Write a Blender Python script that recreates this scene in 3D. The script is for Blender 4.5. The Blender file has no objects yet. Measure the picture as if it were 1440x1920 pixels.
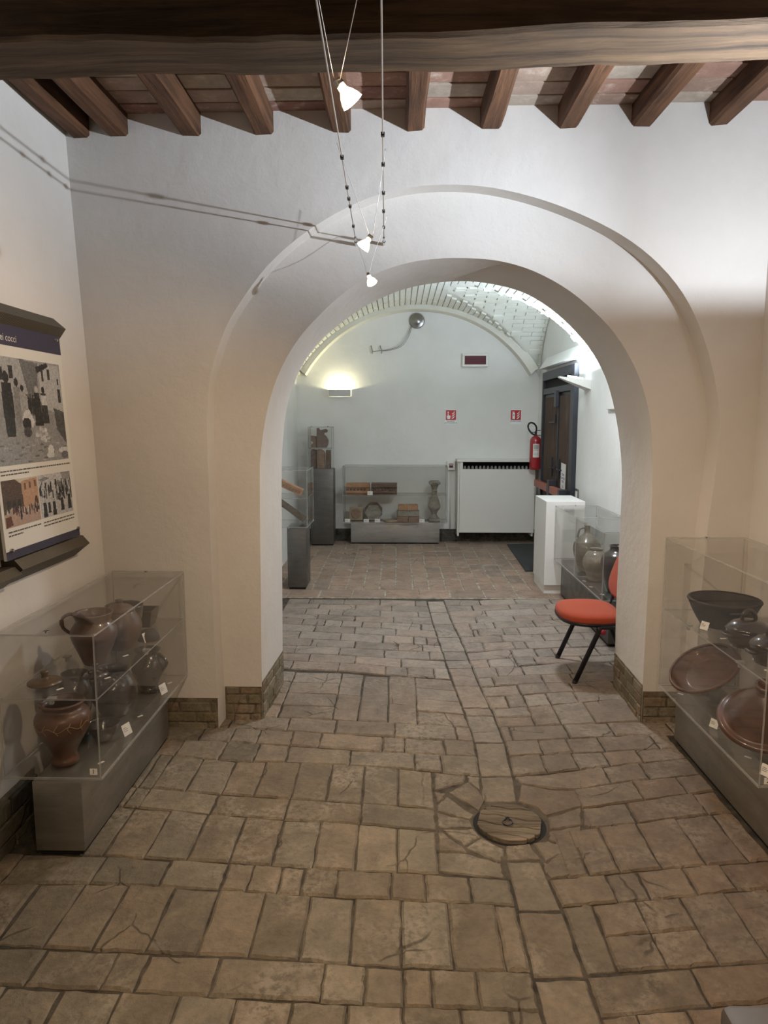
import bpy, bmesh, math, random
import numpy as np
from mathutils import Vector, Matrix, Euler
R = math.radians
rnd = random.Random(11)
sc = bpy.context.scene
COL = sc.collection

# ------------------------------------------------------------------ camera, world, exposure
FPX, PITCH, YAW, CAMZ = 1331.0, R(7.49), R(1.12), 1.65
cam = bpy.data.cameras.new('camera'); camo = bpy.data.objects.new('camera', cam); COL.objects.link(camo)
cam.sensor_fit = 'VERTICAL'; cam.sensor_height = 24.0; cam.lens = 24.0 * FPX / 1920.0
cam.clip_start = 0.02; cam.clip_end = 60
camo.location = (0, 0, CAMZ); camo.rotation_euler = (math.pi / 2 - PITCH, 0, YAW)
sc.camera = camo
w = bpy.data.worlds.new('world'); sc.world = w; w.use_nodes = True
w.node_tree.nodes['Background'].inputs[0].default_value = (0.9, 0.95, 1, 1)
w.node_tree.nodes['Background'].inputs[1].default_value = 0.02
sc.view_settings.view_transform = 'Standard'; sc.view_settings.look = 'None'
sc.view_settings.gamma = 1.0; sc.view_settings.use_curve_mapping = False
sc.view_settings.exposure = 0.0
sc.cycles.use_denoising = True
sc.cycles.max_bounces = 8; sc.cycles.diffuse_bounces = 5; sc.cycles.glossy_bounces = 3; sc.cycles.transparent_max_bounces = 24
sc.cycles.use_adaptive_sampling = True; sc.cycles.adaptive_threshold = 0.04
sc.cycles.sample_clamp_indirect = 6.0
# lamp powers and colours (the lamps themselves are built further down)
P_FRONT_SCONCE, C_FRONT_SCONCE = 340.0, (0.80, 0.89, 1.0)
P_HALOGEN, C_HALOGEN = 42.0, (1.0, 0.75, 0.51)
P_HALOGEN_BACK = 0.45
P_UPLIGHT, C_UPLIGHT = 64.0, (0.76, 0.88, 1.0)
P_FAR_SCONCE, C_FAR_SCONCE = 11.0, (1.0, 0.90, 0.55)
P_FAR_FILL, C_FAR_FILL = 47.0, (0.94, 0.965, 1.0)  # added fill lamp of the far room

RX = Euler((math.pi / 2 - PITCH, 0, YAW)).to_matrix()
def at(px, py, ax, v):
    d = RX @ Vector(((px - 720) / FPX, -(py - 960) / FPX, -1.0))
    o = Vector((0, 0, CAMZ)); t = (v - o[ax]) / d[ax]
    return o + d * t
def gnd(px, py, z=0.0): return at(px, py, 2, z)

# ------------------------------------------------------------------ materials
MATS = {}
class NT:
    def __init__(s, name):
        s.m = bpy.data.materials.new(name); s.m.use_nodes = True; s.t = s.m.node_tree
        s.b = s.t.nodes['Principled BSDF']; s.out = s.t.nodes['Material Output']; MATS[name] = s.m
        s._co = None
    def n(s, typ, **kw):
        nd = s.t.nodes.new(typ)
        for k, v in kw.items(): setattr(nd, k, v)
        return nd
    def l(s, a, b): s.t.links.new(a, b)
    def co(s, scale=(1, 1, 1), rot=(0, 0, 0)):
        tc = s.n('ShaderNodeTexCoord'); mp = s.n('ShaderNodeMapping')
        mp.inputs['Scale'].default_value = scale; mp.inputs['Rotation'].default_value = rot
        s.l(tc.outputs['Object'], mp.inputs[0]); return mp.outputs[0]
    def noise(s, co, scale, detail=4, rough=0.55, dist=0.0):
        n = s.n('ShaderNodeTexNoise'); n.inputs['Scale'].default_value = scale
        n.inputs['Detail'].default_value = detail; n.inputs['Roughness'].default_value = rough
        n.inputs['Distortion'].default_value = dist
        s.l(co, n.inputs['Vector']); return n.outputs['Fac']
    def ramp(s, fac, stops):
        r = s.n('ShaderNodeValToRGB'); e = r.color_ramp.elements
        while len(e) < len(stops): e.new(0.5)
        for i, (p, c) in enumerate(stops):
            e[i].position = p; e[i].color = (c[0], c[1], c[2], 1) if not isinstance(c, (int, float)) else (c, c, c, 1)
        s.l(fac, r.inputs[0]); return r.outputs[0]
    def mix(s, fac, a, b, mode='MIX'):
        m = s.n('ShaderNodeMix', data_type='RGBA', blend_type=mode)
        for inp, v in ((m.inputs[0], fac), (m.inputs[6], a), (m.inputs[7], b)):
            if isinstance(v, (int, float)): inp.default_value = v
            elif isinstance(v, tuple): inp.default_value = (*v[:3], 1)
            else: s.l(v, inp)
        return m.outputs[2]
    def bump(s, h, strength=0.3, dist=0.01, prev=None):
        b = s.n('ShaderNodeBump'); b.inputs['Strength'].default_value = strength
        b.inputs['Distance'].default_value = dist; s.l(h, b.inputs['Height'])
        if prev is not None: s.l(prev, b.inputs['Normal'])
        return b.outputs[0]
    def set(s, **kw):
        for k, v in kw.items():
            i = s.b.inputs[k]
            if isinstance(v, bpy.types.NodeSocket): s.l(v, i)
            elif isinstance(v, tuple): i.default_value = (*v[:3], 1)
            else: i.default_value = v
        return s.m

def plain(name, col, rough=0.5, metal=0.0, coat=0.0, **kw):
    t = NT(name); t.set(**{'Base Color': col, 'Roughness': rough, 'Metallic': metal, 'Coat Weight': coat}); t.set(**kw); return t.m

def plaster(name, col, col2, bumps=0.25):
    t = NT(name); c = t.co()
    a = t.noise(c, 1.3, 5, 0.6); b = t.noise(c, 9, 6, 0.6); d = t.noise(c, 70, 3, 0.6)
    colr = t.ramp(a, [(0.3, col2), (0.62, col)])
    n1 = t.bump(b, bumps, 0.02); n2 = t.bump(d, bumps * 0.6, 0.003, n1)
    return t.set(**{'Base Color': colr, 'Roughness': 0.9, 'Normal': n2, 'Specular IOR Level': 0.15})
plaster('plaster_front', (0.66, 0.63, 0.595), (0.60, 0.57, 0.53))
plaster('plaster_far', (0.78, 0.785, 0.77), (0.71, 0.71, 0.69), 0.2)
plaster('white_brick', (0.76, 0.77, 0.72), (0.66, 0.66, 0.58), 0.5)
plaster('cream_rib', (0.75, 0.74, 0.68), (0.66, 0.64, 0.56), 0.5)

def brickmat(name):
    t = NT(name); c = t.co()
    at_ = t.n('ShaderNodeAttribute', attribute_name='tint')
    n1 = t.noise(c, 7, 6, 0.65, 0.4); n2 = t.noise(c, 38, 6, 0.7); n3 = t.noise(c, 2.2, 5, 0.7, 0.6); n4 = t.noise(c, 160, 3, 0.7)
    base = t.mix(1.0, at_.outputs['Color'], t.ramp(n1, [(0.28, (0.72, 0.71, 0.70)), (0.5, (0.98, 0.98, 0.98)), (0.75, (1.28, 1.24, 1.18))]), 'MULTIPLY')
    base = t.mix(0.7, base, t.ramp(n2, [(0.3, (0.72, 0.72, 0.72)), (0.6, (1.15, 1.15, 1.15))]), 'MULTIPLY')
    sc_ = t.ramp(n3, [(0.50, 0.0), (0.64, 1.0)]); sc2 = t.ramp(n2, [(0.42, 0.0), (0.54, 1.0)])
    mk = t.mix(1.0, sc_, sc2, 'MULTIPLY'); mk = t.mix(1.0, mk, (0.55, 0.55, 0.55), 'MULTIPLY')
    base = t.mix(mk, base, (0.33, 0.285, 0.225))
    wob = t.n('ShaderNodeVectorMath', operation='ADD'); nc_ = t.n('ShaderNodeTexNoise'); nc_.inputs['Scale'].default_value = 9; t.l(c, nc_.inputs['Vector'])
    wsc = t.n('ShaderNodeVectorMath', operation='SCALE'); wsc.inputs['Scale'].default_value = 0.05; t.l(nc_.outputs['Color'], wsc.inputs[0]); t.l(c, wob.inputs[0]); t.l(wsc.outputs[0], wob.inputs[1])
    vo = t.n('ShaderNodeTexVoronoi', feature='DISTANCE_TO_EDGE'); vo.inputs['Scale'].default_value = 2.4; t.l(wob.outputs[0], vo.inputs['Vector'])
    ck = t.mix(1.0, t.ramp(vo.outputs['Distance'], [(0.003, 1.0), (0.009, 0.0)]), t.ramp(t.noise(c, 3.1, 2, 0.5), [(0.54, 0.0), (0.60, 1.0)]), 'MULTIPLY')
    base = t.mix(t.mix(1.0, ck, (0.7, 0.7, 0.7), 'MULTIPLY'), base, (0.045, 0.034, 0.022))
    inv = t.ramp(ck, [(0.0, 1.0), (1.0, 0.0)])
    chip = t.ramp(t.noise(c, 16, 5, 0.7, 1.2), [(0.40, 0.0), (0.46, 1.0)])
    h = t.bump(n1, 0.6, 0.02); h = t.bump(n2, 0.7, 0.008, h); h = t.bump(n4, 0.35, 0.002, h); h = t.bump(inv, 0.6, 0.006, h); h = t.bump(chip, 0.35, 0.004, h)
    return t.set(**{'Base Color': base, 'Roughness': t.ramp(n2, [(0.2, 0.62), (0.8, 0.9)]), 'Normal': h, 'Specular IOR Level': 0.3})
brickmat('floor_brick')
def mortar(name, a, b):
    t = NT(name); c = t.co(); n = t.noise(c, 14, 6, 0.7); m = t.noise(c, 90, 4, 0.7)
    return t.set(**{'Base Color': t.ramp(n, [(0.35, a), (0.68, b)]), 'Roughness': 0.97, 'Normal': t.bump(m, 0.7, 0.006)})
mortar('floor_mortar', (0.022, 0.018, 0.013), (0.09, 0.074, 0.052))
mortar('pale_mortar', (0.15, 0.125, 0.09), (0.50, 0.45, 0.37))
mortar('base_mortar', (0.09, 0.075, 0.05), (0.24, 0.20, 0.14))
mortar('bed_mortar', (0.045, 0.036, 0.025), (0.11, 0.09, 0.063))
mortar('dark_stone', (0.035, 0.033, 0.028), (0.13, 0.12, 0.10))

def wood(name, a, b, axis='X', rough=0.75):
    t = NT(name)
    s = {'X': (0.9, 14, 14), 'Y': (14, 0.9, 14), 'Z': (14, 14, 0.9)}[axis]
    c = t.co(s); n = t.noise(c, 1.6, 8, 0.7, 0.5)
    s2 = {'X': (3, 60, 60), 'Y': (60, 3, 60), 'Z': (60, 60, 3)}[axis]
    m = t.noise(t.co(s2), 1.5, 4, 0.6); k = t.noise(t.co(), 2.6, 3, 0.5)
    col = t.ramp(n, [(0.3, a), (0.7, b)])
    col = t.mix(1.0, col, t.ramp(k, [(0.3, (0.7, 0.68, 0.66)), (0.7, (1.2, 1.15, 1.1))]), 'MULTIPLY')
    h = t.bump(n, 0.6, 0.015); h = t.bump(m, 0.5, 0.004, h)
    return t.set(**{'Base Color': col, 'Roughness': rough, 'Normal': h, 'Specular IOR Level': 0.25})
wood('beam_wood', (0.020, 0.012, 0.007), (0.130, 0.082, 0.045), 'X')
wood('joist_wood', (0.038, 0.018, 0.010), (0.18, 0.090, 0.046), 'Y')
wood('door_wood', (0.050, 0.030, 0.022), (0.125, 0.085, 0.065), 'Z')
wood('lid_wood', (0.055, 0.045, 0.033), (0.24, 0.205, 0.155), 'X', 0.95)

def tilemat():
    t = NT('ceiling_tile'); c = t.co()
    a = t.n('ShaderNodeAttribute', attribute_name='tint')
    n = t.noise(c, 11, 6, 0.7, 0.4); m = t.noise(c, 45, 4, 0.7)
    base = t.mix(1.0, a.outputs['Color'], t.ramp(n, [(0.3, (0.75, 0.75, 0.75)), (0.7, (1.15, 1.15, 1.15))]), 'MULTIPLY')
    base = t.mix(t.ramp(n, [(0.56, 0.0), (0.72, 0.75)]), base, (0.52, 0.46, 0.38))
    return t.set(**{'Base Color': base, 'Roughness': 0.95, 'Normal': t.bump(m, 0.5, 0.006)})
tilemat()

def steel(name, col, rough, streak=0.5):
    t = NT(name); n = t.noise(t.co((2, 2, 9)), 2.0, 6, 0.65, 0.7); k = t.noise(t.co(), 5, 5, 0.6, 1.0)
    c = t.mix(streak, col, t.mix(1.0, col, t.ramp(n, [(0.3, (0.62, 0.6, 0.58)), (0.7, (1.25, 1.25, 1.25))]), 'MULTIPLY'))
    return t.set(**{'Base Color': c, 'Metallic': 0.75, 'Roughness': t.ramp(k, [(0.3, rough - 0.08), (0.7, rough + 0.12)])})
steel('steel_dark', (0.30, 0.285, 0.25), 0.40)
steel('steel_far', (0.16, 0.155, 0.145), 0.42)
steel('steel_light', (0.48, 0.48, 0.47), 0.38)
plain('chrome', (0.75, 0.75, 0.75), 0.18, 1.0)
plain('dull_metal', (0.32, 0.31, 0.30), 0.35, 1.0)
plain('cable_metal', (0.50, 0.46, 0.43), 0.4, 0.9)
plain('dark_clip', (0.05, 0.05, 0.055), 0.4, 0.6)
def perf():
    t = NT('ribbed_metal'); wv = t.n('ShaderNodeTexWave', wave_type='BANDS', bands_direction='Y')
    wv.inputs['Scale'].default_value = 34; t.l(t.co(), wv.inputs['Vector'])
    col = t.ramp(wv.outputs['Fac'], [(0.35, (0.025, 0.022, 0.016)), (0.7, (0.20, 0.17, 0.12))])
    return t.set(**{'Base Color': col, 'Metallic': 0.6, 'Roughness': 0.45, 'Normal': t.bump(wv.outputs['Fac'], 0.5, 0.003)})
perf()

def acrylic(name, tint, haze):
    m = bpy.data.materials.new(name); m.use_nodes = True; MATS[name] = m
    t = m.node_tree; t.nodes.clear()
    o = t.nodes.new('ShaderNodeOutputMaterial'); tr = t.nodes.new('ShaderNodeBsdfTransparent'); gl = t.nodes.new('ShaderNodeBsdfGlossy')
    df = t.nodes.new('ShaderNodeBsdfDiffuse'); fr = t.nodes.new('ShaderNodeLayerWeight'); pw = t.nodes.new('ShaderNodeMath'); ml = t.nodes.new('ShaderNodeMath'); m1 = t.nodes.new('ShaderNodeMixShader'); m2 = t.nodes.new('ShaderNodeMixShader')
    tr.inputs[0].default_value = (*tint, 1); gl.inputs['Roughness'].default_value = 0.03; fr.inputs[0].default_value = 0.5
    pw.operation = 'POWER'; pw.inputs[1].default_value = 4.0; ml.operation = 'MULTIPLY_ADD'; ml.inputs[1].default_value = 0.42; ml.inputs[2].default_value = 0.025
    t.links.new(fr.outputs['Facing'], pw.inputs[0]); t.links.new(pw.outputs[0], ml.inputs[0])
    df.inputs[0].default_value = (0.8, 0.8, 0.78, 1); m2.inputs[0].default_value = haze
    t.links.new(ml.outputs[0], m1.inputs[0]); t.links.new(tr.outputs[0], m1.inputs[1]); t.links.new(gl.outputs[0], m1.inputs[2])
    t.links.new(m1.outputs[0], m2.inputs[1]); t.links.new(df.outputs[0], m2.inputs[2]); t.links.new(m2.outputs[0], o.inputs[0])
acrylic('acrylic', (0.975, 0.975, 0.97), 0.006)
acrylic('acrylic_edge', (0.66, 0.67, 0.65), 0.26)

def ceramic(name, a, b, rough=0.3, coat=0.5, sc_=6.0):
    t = NT(name); n = t.noise(t.co((1, 1, 2)), sc_, 6, 0.65, 0.6); m = t.noise(t.co(), 60, 3, 0.6)
    return t.set(**{'Base Color': t.ramp(n, [(0.32, a), (0.68, b)]), 'Roughness': rough, 'Coat Weight': coat, 'Coat Roughness': 0.12, 'Normal': t.bump(m, 0.12, 0.003)})
ceramic('glaze_brown', (0.05, 0.019, 0.008), (0.125, 0.046, 0.018), 0.42, 0.25)
ceramic('platter_glaze', (0.06, 0.026, 0.012), (0.12, 0.050, 0.022), 0.6, 0.08)
ceramic('glaze_dark', (0.011, 0.007, 0.005), (0.036, 0.020, 0.013), 0.25, 0.7)
ceramic('glaze_green', (0.012, 0.012, 0.009), (0.036, 0.037, 0.028), 0.22, 0.7)
ceramic('terracotta', (0.060, 0.033, 0.021), (0.105, 0.060, 0.038), 0.5, 0.2)
ceramic('lid_clay', (0.065, 0.037, 0.015), (0.12, 0.072, 0.03), 0.4, 0.35)
ceramic('black_ware', (0.014, 0.013, 0.014), (0.042, 0.033, 0.029), 0.75, 0.0)
ceramic('olive_jar', (0.13, 0.11, 0.085), (0.32, 0.28, 0.22), 0.25, 0.6)
ceramic('red_glaze', (0.050, 0.021, 0.011), (0.100, 0.042, 0.022), 0.34, 0.45)
ceramic('carved_stone', (0.17, 0.16, 0.13), (0.32, 0.30, 0.25), 0.9, 0.0, 14)
ceramic('moulded_brick', (0.17, 0.105, 0.075), (0.30, 0.19, 0.135), 0.9, 0.0, 12)
ceramic('pale_tile', (0.25, 0.20, 0.13), (0.42, 0.34, 0.23), 0.85, 0.0, 12)
ceramic('orange_brick', (0.30, 0.15, 0.075), (0.46, 0.26, 0.14), 0.9, 0.0, 12)
ceramic('dark_brick', (0.10, 0.065, 0.05), (0.20, 0.13, 0.10), 0.9, 0.0, 12)
ceramic('old_timber', (0.06, 0.045, 0.03), (0.17, 0.13, 0.09), 0.9, 0.0, 12)
plain('slip_paint', (0.30, 0.18, 0.06), 0.4)
plain('white_paint', (0.76, 0.76, 0.74), 0.55)
plain('cover_paint', (0.74, 0.735, 0.70), 0.5)
plain('lamp_white', (0.70, 0.70, 0.68), 0.5)
plain('cream_plastic', (0.72, 0.71, 0.66), 0.45)
plain('maroon', (0.085, 0.008, 0.018), 0.65)
plain('sign_red', (0.45, 0.012, 0.02), 0.4)
plain('sign_white', (0.85, 0.86, 0.86), 0.4)
plain('ink', (0.02, 0.02, 0.03), 0.6)
plain('ink_blue', (0.02, 0.05, 0.16), 0.6)
plain('paper', (0.80, 0.80, 0.79), 0.7)
plain('card', (0.82, 0.80, 0.75), 0.6)
plain('extinguisher_red', (0.30, 0.012, 0.018), 0.32, 0, 0.4)
plain('rubber_black', (0.015, 0.015, 0.017), 0.6)
plain('frame_navy', (0.030, 0.032, 0.042), 0.42)
plain('panic_red', (0.36, 0.10, 0.065), 0.45)
plain('chair_metal', (0.012, 0.011, 0.016), 0.35, 0.2)
plain('cap_red', (0.24, 0.012, 0.03), 0.45)
plain('navy_print', (0.035, 0.032, 0.06), 0.5)
plain('board_white', (0.66, 0.64, 0.59), 0.5)
plain('caption', (0.10, 0.09, 0.08), 0.6)
plain('radiator', (0.42, 0.43, 0.42), 0.4)
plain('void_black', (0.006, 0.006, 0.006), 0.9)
plain('bench_pad', (0.085, 0.075, 0.068), 0.45)
plain('bench_trim', (0.13, 0.095, 0.03), 0.4)
def fabric():
    t = NT('orange_fabric'); v = t.noise(t.co(), 420, 2, 0.6)
    return t.set(**{'Base Color': t.ramp(v, [(0.3, (0.29, 0.040, 0.015)), (0.7, (0.40, 0.066, 0.026))]), 'Roughness': 0.95, 'Normal': t.bump(v, 0.4, 0.002), 'Sheen Weight': 0.05})
fabric()
def matm():
    t = NT('mat_rubber'); v = t.noise(t.co(), 140, 3, 0.7)
    return t.set(**{'Base Color': t.ramp(v, [(0.3, (0.018, 0.021, 0.020)), (0.7, (0.05, 0.056, 0.053))]), 'Roughness': 0.95, 'Normal': t.bump(v, 0.6, 0.006)})
matm()
def attrmat(name, rough=0.5):
    t = NT(name); a = t.n('ShaderNodeAttribute', attribute_name='tint'); return t.set(**{'Base Color': a.outputs['Color'], 'Roughness': rough})
attrmat('print')
def emit(name, col, st, base=(0.9, 0.9, 0.9)):
    t = NT(name); return t.set(**{'Base Color': base, 'Emission Color': col, 'Emission Strength': st, 'Roughness': 0.2})
emit('bulb_hot', (1.0, 0.88, 0.70), 14.0)
emit('bulb_warm', (1.0, 0.80, 0.48), 2.2)
emit('bulb_dichroic', (1.0, 0.42, 0.25), 1.1)
emit('tube_cold', (0.8, 0.93, 1.0), 6.0)

# ------------------------------------------------------------------ mesh helpers
ORG = {}
def obj(name, bm, mat, parent=None, smooth=False, kind=None, auto=None):
    me = bpy.data.meshes.new(name)
    if parent is not None:
        o_ = ORG[parent.name]; bmesh.ops.translate(bm, verts=bm.verts, vec=-o_)
    bm.to_mesh(me); bm.free()
    mats = mat if isinstance(mat, (list, tuple)) else [mat]
    for m in mats: me.materials.append(MATS[m])
    if smooth: me.polygons.foreach_set('use_smooth', [True] * len(me.polygons))
    if auto is not None:
        me.polygons.foreach_set('use_smooth', [True] * len(me.polygons))
        me.set_sharp_from_angle(angle=R(auto))
    o = bpy.data.objects.new(name, me); COL.objects.link(o)
    if parent is not None: o.parent = parent; ORG[o.name] = ORG[parent.name]
    else: ORG[o.name] = Vector((0, 0, 0))
    if kind: o['kind'] = kind
    return o
def tag(o, label, cat, group=None):
    o['label'] = label; o['category'] = cat
    if group: o['group'] = group
    return o
def thing(name, label, cat, loc, group=None):
    o = bpy.data.objects.new(name, None); COL.objects.link(o); o.location = loc; o.empty_display_size = 0.05
    ORG[o.name] = Vector(loc); return tag(o, label, cat, group)
def nb(): return bmesh.new()
def box(bm, x0, x1, y0, y1, z0, z1, bev=0.0, M=None, mi=0):
    vs = [bm.verts.new((x, y, z)) for x in (x0, x1) for y in (y0, y1) for z in (z0, z1)]
    fs = [bm.faces.new([vs[i] for i in q]) for q in ((0, 1, 3, 2), (4, 6, 7, 5), (0, 4, 5, 1), (2, 3, 7, 6), (0, 2, 6, 4), (1, 5, 7, 3))]
    for f_ in fs: f_.material_index = mi
    geo = vs
    if bev > 0:
        r = bmesh.ops.bevel(bm, geom=list({e for f_ in fs for e in f_.edges}), offset=bev, segments=2, affect='EDGES', profile=0.5)
        geo = list({v for f_ in r['faces'] for v in f_.verts} | {v for v in vs if v.is_valid})
        for f_ in r['faces']: f_.material_index = mi
    if M is not None: bmesh.ops.transform(bm, matrix=M, verts=geo)
    return geo
def lathe(bm, prof, c=(0, 0, 0), seg=40, M=None, mi=0, squash=None):
    rings = []; allv = []
    for r, z in prof:
        if r < 1e-5: ring = [bm.verts.new((c[0], c[1], c[2] + z))]
        else: ring = [bm.verts.new((c[0] + r * math.cos(2 * math.pi * i / seg), c[1] + r * math.sin(2 * math.pi * i / seg), c[2] + z)) for i in range(seg)]
        rings.append(ring); allv += ring
    for a, b in zip(rings, rings[1:]):
        for i in range(seg):
            j = (i + 1) % seg
            if len(a) == 1 and len(b) == 1: continue
            if len(a) == 1: f_ = bm.faces.new((a[0], b[j], b[i]))
            elif len(b) == 1: f_ = bm.faces.new((a[i], a[j], b[0]))
            else: f_ = bm.faces.new((a[i], a[j], b[j], b[i]))
            f_.material_index = mi
    if M is not None: bmesh.ops.transform(bm, matrix=M, verts=allv)
    return allv
def smooth_path(pts, n=6):
    pts = [Vector(p) for p in pts]
    if len(pts) < 3: return pts
    out = []
    P = [pts[0] * 2 - pts[1]] + pts + [pts[-1] * 2 - pts[-2]]
    for i in range(1, len(P) - 2):
        a, b, c, d = P[i - 1], P[i], P[i + 1], P[i + 2]
        for k in range(n):
            t = k / n
            out.append(0.5 * ((2 * b) + (c - a) * t + (2 * a - 5 * b + 4 * c - d) * t * t + (3 * b - a - 3 * c + d) * t ** 3))
    out.append(pts[-1]); return out
def tube(bm, pts, r, seg=8, mi=0, cap=True, flat=1.0):
    pts = [Vector(p) for p in pts]; rings = []; up = Vector((0, 0, 1)); N = len(pts)
    for i, p in enumerate(pts):
        d = (pts[min(i + 1, N - 1)] - pts[max(i - 1, 0)]).normalized()
        ref = up if abs(d.dot(up)) < 0.95 else Vector((0, 1, 0))
        a = d.cross(ref).normalized(); b = a.cross(d).normalized()
        rr = r(i / max(1, N - 1)) if callable(r) else r
        rings.append([bm.verts.new(p + a * rr * math.cos(2 * math.pi * k / seg) + b * rr * flat * math.sin(2 * math.pi * k / seg)) for k in range(seg)])
    for a, b in zip(rings, rings[1:]):
        for k in range(seg):
            f_ = bm.faces.new((a[k], a[(k + 1) % seg], b[(k + 1) % seg], b[k])); f_.material_index = mi
    if cap:
        bm.faces.new(rings[0][::-1]).material_index = mi; bm.faces.new(rings[-1]).material_index = mi
    return [v for r_ in rings for v in r_]
def prism(bm, poly, ax, a, b, mi=0, M=None):
    """polygon in the two other axes, extruded along axis ax from a to b"""
    def mk(p, v):
        q = [0, 0, 0]; o_ = [i for i in range(3) if i != ax]; q[o_[0]], q[o_[1]], q[ax] = p[0], p[1], v; return q
    A = [bm.verts.new(mk(p, a)) for p in poly]; B = [bm.verts.new(mk(p, b)) for p in poly]
    fs = [bm.faces.new(A), bm.faces.new(B[::-1])]
    n = len(poly)
    for i in range(n): fs.append(bm.faces.new((A[i], B[i], B[(i + 1) % n], A[(i + 1) % n])))
    for f_ in fs: f_.material_index = mi
    if M is not None: bmesh.ops.transform(bm, matrix=M, verts=A + B)
    bmesh.ops.recalc_face_normals(bm, faces=fs); return A + B
def quad(bm, pts, mi=0):
    f_ = bm.faces.new([bm.verts.new(p) for p in pts]); f_.material_index = mi; return f_
def rot_to(d):
    return Vector((0, 0, 1)).rotation_difference(Vector(d).normalized()).to_matrix().to_4x4()
def text(s, size, M, mat, parent, name='lettering', align='CENTER'):
    cu = bpy.data.curves.new('t', 'FONT'); cu.body = s; cu.size = size; cu.align_x = align; cu.align_y = 'CENTER'
    cu.resolution_u = 3
    to = bpy.data.objects.new('t', cu); COL.objects.link(to)
    dg = bpy.context.evaluated_depsgraph_get(); me = bpy.data.meshes.new_from_object(to.evaluated_get(dg))
    bpy.data.objects.remove(to); bpy.data.curves.remove(cu)
    bm = nb(); bm.from_mesh(me); bpy.data.meshes.remove(me)
    bmesh.ops.transform(bm, matrix=M, verts=bm.verts)
    return obj(name, bm, mat, parent)
def settint(me, cols):
    a = me.attributes.new('tint', 'FLOAT_COLOR', 'FACE')
    a.data.foreach_set('color', np.array([c for c in cols], dtype=np.float32).ravel())
def light(name, typ, loc, power, color, parent=None, **kw):
    l = bpy.data.lights.new(name, typ); l.energy = power; l.color = color
    d = kw.pop('direction', None)
    for k, v in kw.items(): setattr(l, k, v)
    o = bpy.data.objects.new(name, l); COL.objects.link(o); o.location = loc
    if d is not None: o.rotation_euler = Vector(d).to_track_quat('-Z', 'Y').to_euler()
    if parent is not None:
        o.parent = parent; o.location = Vector(loc) - ORG[parent.name]
    return o

# ------------------------------------------------------------------ the front room's shell
YW, YR, YB = 3.625, 3.74, 4.28            # wall face, recessed face, back of the archway
def xl(z): return -1.512 - 0.033 * z     # the left wall leans outwards
XRW = 1.80
def zc(x): return 3.123 + 0.0115 * x     # underside of the tiles between the joists
YBACK = -1.6
def resample(pts, n):
    pts = [Vector(p) for p in pts]; L = [0]
    for a, b in zip(pts, pts[1:]): L.append(L[-1] + (b - a).length)
    out = []; j = 0
    for i in range(n):
        s = L[-1] * i / (n - 1)
        while j < len(L) - 2 and L[j + 1] < s: j += 1
        t = (s - L[j]) / max(1e-9, L[j + 1] - L[j]); out.append(pts[j].lerp(pts[j + 1], min(1, t)))
    return out
OUT_PX = [(408, 1300), (402, 1200), (396, 1050), (391, 900), (388, 800), (392, 720), (405, 665), (425, 610), (455, 560), (500, 500), (560, 445), (630, 400),
          (700, 368), (770, 351), (840, 346), (910, 350), (980, 364), (1050, 386), (1120, 416), (1180, 450), (1230, 490), (1270, 535), (1300, 585), (1325, 650),
          (1340, 710), (1349, 775), (1347, 835), (1338, 913), (1326, 1000), (1312, 1150), (1302, 1290)]
IN_PX = [(491, 1290), (489, 1100), (487, 900), (489, 850), (497, 790), (510, 735), (530, 685), (560, 635), (600, 590), (650, 545), (700, 515), (760, 494), (820, 485),
         (880, 484), (940, 490), (1000, 508), (1060, 540), (1110, 580), (1150, 622), (1180, 668), (1203, 720), (1218, 780), (1223, 850), (1222, 950), (1215, 1100), (1207, 1250), (1205, 1295)]
BACK_PX = [(530, 1225), (529, 1050), (528, 900), (531, 820), (539, 760), (557, 705), (575, 672), (603, 637), (640, 605), (690, 571), (750, 545), (800, 533), (860, 527), (920, 532),
           (980, 548), (1030, 577), (1075, 617), (1110, 660), (1135, 707), (1151, 762), (1162, 830), (1166, 900), (1162, 1000), (1156, 1120), (1153, 1225)]
def outline(px, Y, n=110):
    p = smooth_path([at(x, y, 1, Y) for x, y in px], 5)
    p[0:0] = [Vector((p[0].x, Y, -0.06))]; p.append(Vector((p[-1].x, Y, -0.06)))
    return resample(p, n)
NP = 120
oF = outline(OUT_PX, YW, NP); iF = outline(IN_PX, YR, NP); iB = outline(BACK_PX, YB, NP)
oR = [Vector((p.x * (1 if abs(p.x) < 0.3 else 0.992), YR, p.z)) for p in oF]
def rect_ring(loop, x0, x1, z0, z1, Y, cz):
    """for every point of an arch loop the matching point on the rectangle around it"""
    n = len(loop); cx = 0.5 * (loop[0].x + loop[-1].x); out = []
    for i, p in enumerate(loop):
        if p.z <= cz: out.append(Vector((x0 if p.x < cx else x1, Y, p.z)))
        else:
            d = Vector((p.x - cx, 0, p.z - cz)); ts = []
            if d.x < -1e-6: ts.append((x0 - cx) / d.x)
            if d.x > 1e-6: ts.append((x1 - cx) / d.x)
            if d.z > 1e-6: ts.append((z1 - cz) / d.z)
            t = min(ts); out.append(Vector((cx + d.x * t, Y, cz + d.z * t)))
    for cxr in (x0, x1):
        k = min(range(n), key=lambda i: (out[i] - Vector((cxr, Y, z1))).length); out[k] = Vector((cxr, Y, z1))
    return out
def bridge(bm, A, B, flip=False):
    va = [bm.verts.new(p) for p in A]; vb = [bm.verts.new(p) for p in B]
    for i in range(len(A) - 1):
        q = (va[i], va[i + 1], vb[i + 1], vb[i]); bm.faces.new(q[::-1] if flip else q)
bm = nb()
bridge(bm, oF, rect_ring(oF, -1.72, 1.90, -0.06, 3.35, YW, 1.2))
bridge(bm, oF, oR, True)
bridge(bm, iF, oR)
bridge(bm, iF, iB, True)
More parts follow.
